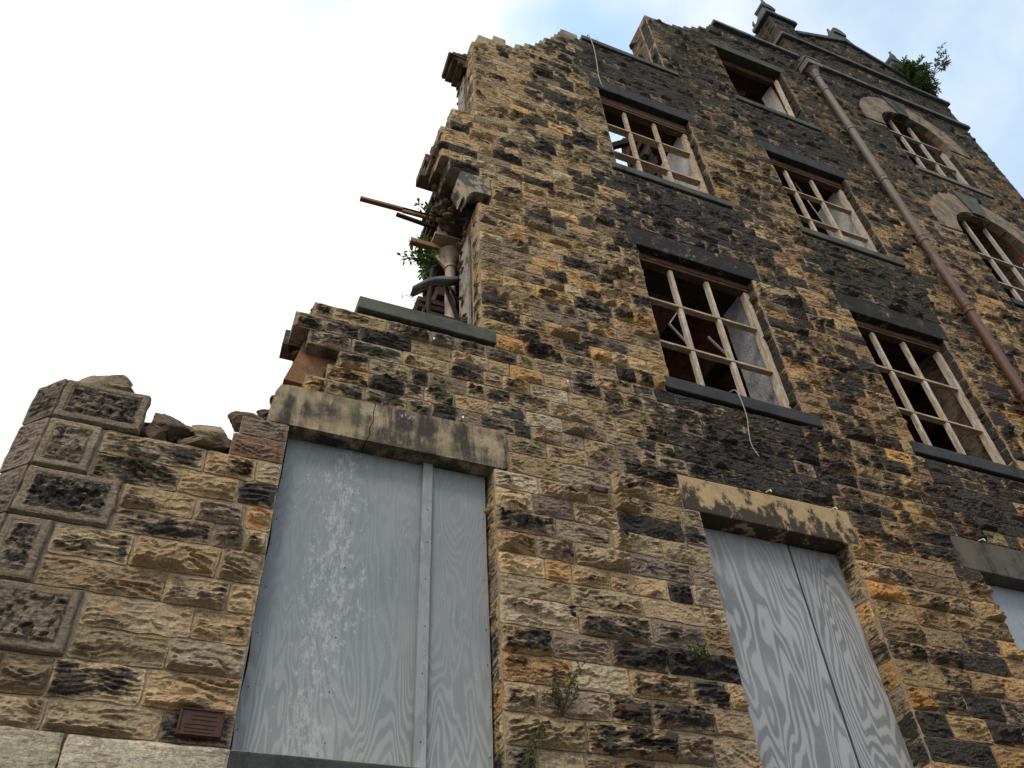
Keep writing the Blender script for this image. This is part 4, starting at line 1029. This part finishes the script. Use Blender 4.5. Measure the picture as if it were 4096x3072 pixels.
# ------------------------------------------------------------------ plants
def leafq(g, p, d, n_, ln_, w_, mi=0):
    d = d.normalized(); s_ = d.cross(n_)
    if s_.length < 1e-4: s_ = Vector((1, 0, 0))
    s_.normalize(); up = s_.cross(d)
    m_ = p+d*ln_*.45-up*ln_*.06; e = p+d*ln_-up*ln_*.18
    g.add([p, m_+s_*w_/2+up*w_*.15, e, m_-s_*w_/2+up*w_*.15, m_], [(0, 1, 4), (1, 2, 4), (2, 3, 4), (3, 0, 4)], mi, False)
def plant(name, stems, label, cat, leafm, ln_=.05, w_=.022, per=14, seed=1, rad=.004, group=None, start=.15, spread=.9):
    """stems: list of point chains; leaves set along them"""
    rr_ = random.Random(seed); base = stems[0][0]
    root = empty(name, base, label, cat, group)
    g = MB(); lf = MB()
    for pts in stems:
        c = chain(pts, 8); g.tube(c, [rad*(1-.7*i/len(c)) for i in range(len(c))], 5)
        n = len(c)
        for k in range(per):
            t_ = start+(1-start)*(k+rr_.random())/per; i = min(n-2, int(t_*(n-1))); p = c[i].lerp(c[i+1], t_*(n-1)-i if i < n-2 else rr_.random())
            d = (c[i+1]-c[i]).normalized()+Vector((rr_.gauss(0, spread), rr_.gauss(0, spread), rr_.gauss(-.1, spread)))
            tw = p+d.normalized()*rr_.uniform(0, ln_*.6)
            leafq(lf, tw, d, Vector((rr_.gauss(0, .5), rr_.gauss(-.3, .5), 1)), ln_*rr_.uniform(.6, 1.2), w_*rr_.uniform(.7, 1.2))
    g.build('stem', M_STEM, root); lf.build('foliage', leafm, root); return root
def fan(base, tips, sag=.0, y=None):
    o = []
    b = Vector(base)
    for t_ in tips:
        t_ = Vector(t_); m_ = b.lerp(t_, .5)+Vector((random.gauss(0, .03), random.gauss(0, .03), sag)); o.append([b, m_, t_])
    return o
plant('wall_shrub', fan((1.58, .85, 9.2), [(1.29, .8, 9.33), (1.38, .8, 9.32), (1.31, .8, 9.36), (1.49, .8, 9.38), (1.36, .75, 9.26)], .03), 'leafy sprigs above the long red-brown timber', 'plant', M_LEAF, .07, .028, 12, 4)
plant('wall_shrub', fan((1.56, .85, 8.35), [(1.18, .8, 8.32), (1.25, .8, 8.63), (1.36, .8, 8.74), (1.30, .75, 8.5), (1.36, .8, 8.45), (1.44, .8, 8.68), (1.36, .78, 8.12), (1.28, .8, 8.40), (1.40, .8, 8.56), (1.34, .8, 8.62), (1.25, .8, 8.45), (1.40, .8, 8.25), (1.32, .78, 8.36)], .04),
      'bright green leafy shrub growing out beside the iron column head', 'plant', M_LEAF, .075, .034, 34, 5)
plant('wall_shrub', fan((1.5, .8, 7.75), [(1.19, .8, 7.76), (1.25, .75, 7.70), (1.32, .8, 7.68)], .03), 'thin hanging sprig below the bent gutter strip', 'plant', M_LEAFD, .04, .016, 8, 6)
plant('wall_weed', fan((2.07, -.03, 3.50), [(1.92, -.12, 3.68), (1.98, -.10, 3.62), (2.06, -.12, 3.79), (2.16, -.14, 3.76), (2.21, -.15, 3.81), (2.15, -.10, 3.68), (1.94, -.09, 3.58), (2.02, -.12, 3.70), (2.11, -.1, 3.72), (1.99, -.1, 3.54), (2.19, -.13, 3.75), (2.0, -.14, 3.66), (2.04, -.1, 3.6), (2.09, -.15, 3.66)], .01),
      'twiggy weed with green tips rooted in the wall between the two boarded openings', 'plant', M_LEAFD, .026, .012, 26, 7, .0035, 'weeds rooted in wall joints', .3)
plant('wall_weed', [[(1.95, -.03, 3.45), (1.90, -.07, 3.40), (1.86, -.08, 3.32), (1.83, -.07, 3.22), (1.79, -.07, 3.1)], [(1.95, -.03, 3.45), (1.92, -.08, 3.38), (1.88, -.09, 3.30)], [(1.90, -.03, 3.40), (1.86, -.08, 3.36), (1.84, -.09, 3.28)],
                   [(1.86, -.04, 3.3), (1.82, -.1, 3.24), (1.80, -.1, 3.16)], [(1.85, -.04, 3.3), (1.85, -.1, 3.22), (1.83, -.1, 3.13)]], 'green creeping weed trailing down the joint next to the blue-grey board', 'plant', M_LEAFD, .026, .012, 46, 8, .003, 'weeds rooted in wall joints', 0)
plant('wall_weed', fan((3.04, -.03, 3.96), [(2.97, -.1, 4.01), (3.09, -.1, 4.02), (3.03, -.1, 4.03), (3.0, -.12, 3.97), (3.08, -.12, 3.98), (3.05, -.1, 3.93)], .01), 'small green tuft left of the bare plywood boards', 'plant', M_LEAFD, .028, .012, 34, 9, .002, 'weeds rooted in wall joints')
# plants inside the window that is open to the sky
plant('wall_shrub', fan((4.3, .75, 11.05), [(3.95, .7, 11.25), (4.05, .7, 11.15), (4.1, .7, 11.35), (4.2, .7, 11.4)], .02), 'small leafy shoot behind the lower left pane of the window open to the sky', 'plant', M_LEAFD, .06, .03, 8, 15)
plant('dead_creeper', fan((4.75, 1.0, 11.5), [(4.45, .95, 12.1), (4.5, .95, 12.5), (4.6, .9, 12.6), (4.4, .9, 11.8), (4.7, .9, 12.4), (4.5, .9, 12.2), (4.62, .9, 11.7), (4.75, .9, 12.2)], .05), 'tangle of dry creeper behind the centre panes of the window open to the sky', 'plant', M_LEAFD, .05, .018, 20, 16)
plant('fern', [[(4.72, .8, 11.2), (4.65+.03*i, .74, 11.35-.02*i), (4.52+.075*i, .68, 11.40-.03*abs(i-3))] for i in range(7)], 'yellow-green fern behind the bottom middle pane of the window open to the sky', 'fern', leaf_mat('fern_leaf', (.09, .11, .02), (.14, .16, .03)), .06, .014, 26, 17, .003)
# bush on the right-hand pinnacle
rr_ = random.Random(21); st = []
for i in range(90):
    a = rr_.uniform(0, 2*math.pi); e = rr_.uniform(-.35, 1.3); L_ = rr_.uniform(.10, .34)
    bx = Vector((11.70+rr_.uniform(-.30, .32), rr_.uniform(-.16, .1), 18.12+rr_.uniform(-.50, .42)))
    d = Vector((math.cos(a)*math.cos(e), math.sin(a)*math.cos(e)-.35, math.sin(e)))
    st.append([bx, bx+d*L_*.5+Vector((0, 0, .05)), bx+d*L_+Vector((0, 0, -.05))])
plant('roof_bush', st, 'dense dark green bush growing over the right-hand pinnacle on the roofline', 'bush', M_LEAFD, .07, .032, 60, 22, .006, None, .05, 1.0)
plant('roof_bush', [[(12.15, -.05, 18.3), (12.3, -.3, 18.6), (12.5, -.45, 19.1), (12.72, -.6, 19.55)], [(12.2, -.2, 18.4), (12.45, -.35, 18.6), (12.62, -.4, 18.85)], [(12.2, -.2, 18.4), (12.3, -.4, 18.5), (12.45, -.5, 18.55)], [(12.35, -.3, 18.7), (12.5, -.4, 18.8), (12.66, -.5, 19.0)],
                   [(12.25, -.2, 18.45), (12.40, -.3, 18.8), (12.46, -.4, 19.0)], [(12.5, -.45, 19.1), (12.62, -.45, 19.25), (12.7, -.5, 19.28)], [(12.2, -.2, 18.4), (12.4, -.4, 18.65), (12.5, -.45, 18.7)]],
      'tall thin sprig leaning out to the right of the roofline bush', 'bush', M_LEAFB, .085, .036, 26, 23, .009, None, .3)
plant('wall_shrub', fan((3.6, .1, 13.5), [(3.55, 0, 13.6), (3.62, 0, 13.62), (3.68, .05, 13.58)], .0), 'tiny tuft of grass on the topmost bare sill', 'plant', M_LEAFD, .05, .01, 8, 25)

# ------------------------------------------------------------------ birds
def bird(c, yaw_, label, s=1.0):
    root = empty('bird', c, label, 'bird', 'birds perched on the roofline')
    bm = bmesh.new(); ns = 14; nr = 14
    prof = [(-.17, .004, -.05), (-.12, .018, -.03), (-.06, .045, .02), (0, .060, .06), (.05, .058, .10), (.085, .042, .145), (.10, .033, .175), (.112, .034, .205), (.128, .028, .222), (.145, .012, .222), (.165, .004, .214)]
    rings = []
    for x, rd, z in prof:
        rings.append([bm.verts.new((x*s, rd*.85*s*math.cos(2*math.pi*k/nr), (z+rd*1.05*math.sin(2*math.pi*k/nr))*s)) for k in range(nr)])
    for i in range(len(rings)-1):
        for k in range(nr): bm.faces.new((rings[i][k], rings[i][(k+1) % nr], rings[i+1][(k+1) % nr], rings[i+1][k]))
    bm.faces.new(rings[0]); bm.faces.new(rings[-1])
    rot = Matrix.Rotation(yaw_, 3, 'Z')
    tip = Matrix.Rotation(-.75, 3, 'Y')     # upright perch: head up, tail down
    for v in bm.verts:
        q = tip @ (v.co-Vector((0, 0, .05*s)))+Vector((0, 0, .09*s)); v.co = rot @ q+Vector(c)+Vector((0, 0, .05*s))
    g = MB(); g.bm(bm, 0, True); g.build('body', M_BIRD, root)
    for sy in (-.02, .02):
        a = rot @ Vector((.0, sy, .03)); e = rot @ Vector((.005, sy, -.05))
        g = MB(); g.tube([Vector(c)+a*s+Vector((0, 0, .05*s)), Vector(c)+e*s+Vector((0, 0, .05*s))], .005*s, 5); g.build('leg', M_RUST, root)
    return root
bird((8.45, .14, 19.41), 2.9, 'dark bird perched on top of the left corner pinnacle', 1.1)
bird((8.07, .34, 18.54), 2.0, 'small dark bird at the back edge of the left pinnacle cap', .7)
bird((10.12, .1, 19.27), .6, 'dark bird crouched on the gable apex finial', .9)
bird((11.98, .12, 19.53), 2.4, 'dark bird standing beside the roofline bush', 1.2)
